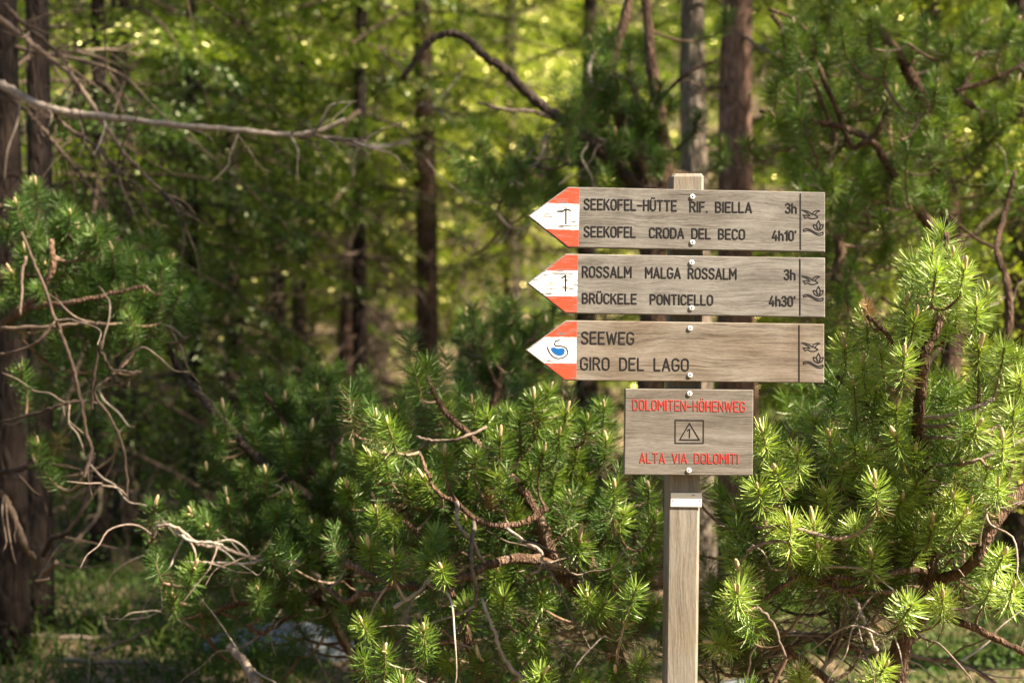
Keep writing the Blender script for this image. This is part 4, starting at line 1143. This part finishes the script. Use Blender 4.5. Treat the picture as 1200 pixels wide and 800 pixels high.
dead_branch("dead_branch", "long pale bare branch running level across the upper left", [([(-20, 90, 2.45), (0, 98, 2.35), (30, 115, 2.25), (60, 128, 2.15), (95, 134, 2.10), (130, 138, 2.05), (210, 147, 1.95), (280, 153, 1.95), (340, 158, 1.95), (375, 153, 1.95), (405, 140, 1.95)], .017, .008),
    ([(340, 158, 1.95), (380, 161, 1.95), (430, 166, 1.95)], .008, .005)], 31, n_side=12)
dead_branch("dead_branch", "grey bare branch slanting down steeply through the upper left corner", [([(-10, 15, 2.25), (20, 38, 2.25), (55, 66, 2.20), (80, 85, 2.15), (100, 110, 2.15), (125, 150, 2.10), (150, 185, 2.05), (190, 225, 2.05), (215, 245, 2.05)], .012, .005),
    ([(5, 5, 2.15), (30, 30, 2.15), (60, 55, 2.15), (80, 75, 2.15)], .009, .006)], 32, n_side=14)
dead_branch("dead_branch", "thin brown bare branch drooping below the long pale one", [([(-10, 110, 2.35), (20, 122, 2.30), (45, 145, 2.25), (70, 175, 2.25), (95, 205, 2.20), (120, 240, 2.15)], .010, .004),
    ([(60, 130, 2.15), (80, 150, 2.15), (110, 170, 2.10), (140, 200, 2.05), (170, 225, 2.05)], .008, .004)], 33, n_side=14)
dead_branch("dead_branch", "thin stick crossing the green gap above the reddish trunk", [([(400, 165, 4.0), (440, 172, 4.0), (480, 168, 4.0)], .012, .006), ([(492, 122, 4.0), (520, 130, 4.0), (545, 137, 4.0)], .010, .006)], 34, n_side=5)
dead_branch("fallen_branch", "crooked bare branch lying low in the dark lower left corner", [([(50, 650, 1.6), (60, 632, 1.55), (75, 625, 1.5), (95, 600, 1.5), (105, 560, 1.5), (110, 530, 1.5)], .010, .005),
    ([(-10, 555, 1.5), (15, 552, 1.5), (40, 545, 1.5), (60, 542, 1.5)], .010, .008), ([(0, 575, 1.5), (15, 600, 1.5), (30, 640, 1.5), (45, 660, 1.6)], .009, .011), ([(45, 680, 1.5), (55, 668, 1.45), (66, 658, 1.4)], .010, .009)], 35, n_side=4)
dead_branch("fallen_branch", "reddish broken stick leaning over the pale stone at lower left", [([(268, 757, .9), (280, 768, .85), (288, 777, .8), (297, 795, .75), (305, 815, .7)], .011, .015)], 36, n_side=3)
dead_branch("fallen_branch", "thin grey stick lying in the sunlit grass at lower left", [([(108, 768, 1.6), (135, 755, 1.6), (160, 745, 1.6), (180, 735, 1.6)], .006, .004)], 37, n_side=2)
dead_branch("fallen_branch", "tangle of dry grey sticks under the bush right of the post", [([(850, 700, .7), (900, 735, .65), (960, 745, .6), (1000, 740, .6)], .009, .006), ([(845, 775, .6), (870, 783, .6), (900, 770, .6), (940, 750, .6)], .008, .005),
    ([(960, 790, .55), (980, 760, .55), (990, 720, .55), (985, 690, .6)], .006, .004), ([(870, 755, .7), (930, 745, .6), (1000, 760, .6), (1080, 770, .6), (1160, 790, .6)], .007, .004)], 38, n_side=16)

# ------------------------------------------------------------------ stones, grass, ground cover
def stone(label, px, y, sx, sy, sz, seed, dz=0.0):
    rng = np.random.default_rng(seed)
    x, y_, z = gz(px, y)
    n, m = 20, 12; v = []
    ph = rng.random(6) * 6
    for j in range(m + 1):
        th = math.pi * j / m
        for i in range(n):
            a = 2 * math.pi * i / n
            k = 1 + .16 * math.sin(2 * a + ph[0]) + .1 * math.sin(3 * a + 2 * th + ph[1]) + .07 * math.sin(5 * a - 3 * th + ph[2]) + rng.normal(0, .045)
            v.append((sx * k * math.sin(th) * math.cos(a), sy * k * math.sin(th) * math.sin(a), sz * (math.cos(th) + .1 * math.sin(3 * a + ph[3]) * math.sin(th))))
    f = [(j * n + i, (j + 1) * n + i, (j + 1) * n + (i + 1) % n, j * n + (i + 1) % n) for j in range(m) for i in range(n)]
    mb = MB(); mb.add(v, f)
    o = mb.build("stone", M['stone'], None, True)
    o.location = (x, y_, z + dz); o.rotation_euler = (0, 0, rng.random() * 3)
    return tag(o, label, "stone")
stone("pale grey flat stone under the low left bush", 335, 2.7, .24, .18, .10, 1, -.01)
stone("small pale stone at the left end of the flat stone", 268, 2.6, .12, .10, .06, 2, .0)
stone("dark rounded stone under the bushes just right of the post", 880, 1.5, .26, .2, .22, 3, .1)

def grass():
    rng = np.random.default_rng(9)
    mb = MB()
    def blades(n, x0, x1, y0, y1, h0, h1, w, tone, clump=.5):
        cx = rng.uniform(x0, x1, n // 10 + 1); cy = rng.uniform(y0, y1, n // 10 + 1)
        k = rng.integers(0, len(cx), n)
        x = cx[k] + rng.normal(0, .06, n); y = cy[k] + rng.normal(0, .06, n)
        p = np.stack([x, y, ground_z(x, y)], -1)
        a = rng.random(n) * 6.28; tl = rng.uniform(.1, .8, n)
        d = np.stack([np.cos(a) * tl, np.sin(a) * tl, np.ones(n)], -1); d /= np.linalg.norm(d, axis=1)[:, None]
        h = rng.uniform(h0, h1, n)[:, None]
        s = np.cross(d, rng.normal(0, 1, (n, 3))); s /= np.linalg.norm(s, axis=1)[:, None]; s *= w
        m = p + d * h * .55; e = m + (d + np.stack([np.cos(a) * .5, np.sin(a) * .5, -np.full(n, .35)], -1)) * h * .45
        v = np.stack([p - s, p + s, m + s * .8, m - s * .8, e + s * .15, e - s * .15], 1).reshape(-1, 3)
        b = np.arange(n)[:, None] * 6
        mb.add(v, np.vstack([b + [0, 1, 2, 3], b + [3, 2, 4, 5]]), 0, np.repeat(np.clip(tone + rng.normal(0, .22, n), 0, 1), 6))
    blades(17000, -4.5, 4.5, .6, 4.5, .03, .12, .0032, .4)
    blades(2200, -3.2, -.8, 1.2, 3.4, .05, .17, .0038, .6)
    blades(16000, -9, 9, 4.5, 12, .08, .28, .007, .6)
    tag(mb.build("grass", M['grass']), "short tufted grass between the bushes and under the trees", "grass", kind="stuff")
grass()

def ground_cover():
    rng = np.random.default_rng(19)
    mb = MB()
    n = 60000
    cx = rng.uniform(-4.5, 4.5, 900); cy = rng.uniform(.5, 5.5, 900); hh = rng.uniform(.05, .32, 900)
    k = rng.integers(0, 900, n)
    x = cx[k] + rng.normal(0, .12, n); y = cy[k] + rng.normal(0, .12, n)
    p = np.stack([x, y, ground_z(x, y) + rng.random(n) * hh[k]], -1)
    d = rng.normal(0, 1, (n, 3)) + [0, 0, .5]; d /= np.linalg.norm(d, axis=1)[:, None]
    s = np.cross(d, rng.normal(0, 1, (n, 3))); s /= np.linalg.norm(s, axis=1)[:, None]
    l = rng.uniform(.012, .030, n)[:, None]
    v = np.stack([p, p + d * l * .5 + s * l * .28, p + d * l, p + d * l * .5 - s * l * .28], 1).reshape(-1, 3)
    mb.add(v, np.arange(n)[:, None] * 4 + np.arange(4), 0, np.repeat(np.clip(rng.normal(.22, .22, n), 0, 1), 4))
    tag(mb.build("ground_cover", M['grass']), "low leafy bilberry cover on the forest floor under the bushes", "ground cover", kind="stuff")
ground_cover()

for k, (px, y, ln, a, lab) in enumerate([(60, 1.9, .5, .3, "short dry stick on the grass nearest the lower left corner"), (150, 2.3, .7, -.5, "long dry stick lying on the open floor between the left trunks and the low bush"),
                                   (215, 2.0, .4, 1.0, "short forked stick on the floor beside the flat stone"), (110, 2.8, .6, .1, "dry stick lying behind the others on the floor at lower left")]):
    rng = np.random.default_rng(900 + k)
    x0, y0, z0 = gz(px, y)
    mb = MB(); t = np.linspace(-.5, .5, 9)
    px_, py_ = t * ln * math.cos(a) + rng.normal(0, .006, 9), t * ln * math.sin(a) + rng.normal(0, .006, 9)
    path = np.stack([px_, py_, ground_z(x0 + px_, y0 + py_) - z0 + .02 + rng.random(9) * .015], -1)
    tube(mb, path, np.linspace(.012, .005, 9), 7, lump=.2, rng=rng)
    for q in (3, 5, 6):
        e = path[q] + rng.normal(0, .07, 3) + [0, 0, .05]; tube(mb, np.array([path[q], (path[q] + e) / 2 + rng.normal(0, .01, 3), e]), [.005, .0035, .0015], 5)
    o = mb.build("fallen_stick", M['dead'], None, True); o.location = (x0, y0, z0)
    tag(o, lab, "stick", "sticks lying on the forest floor")
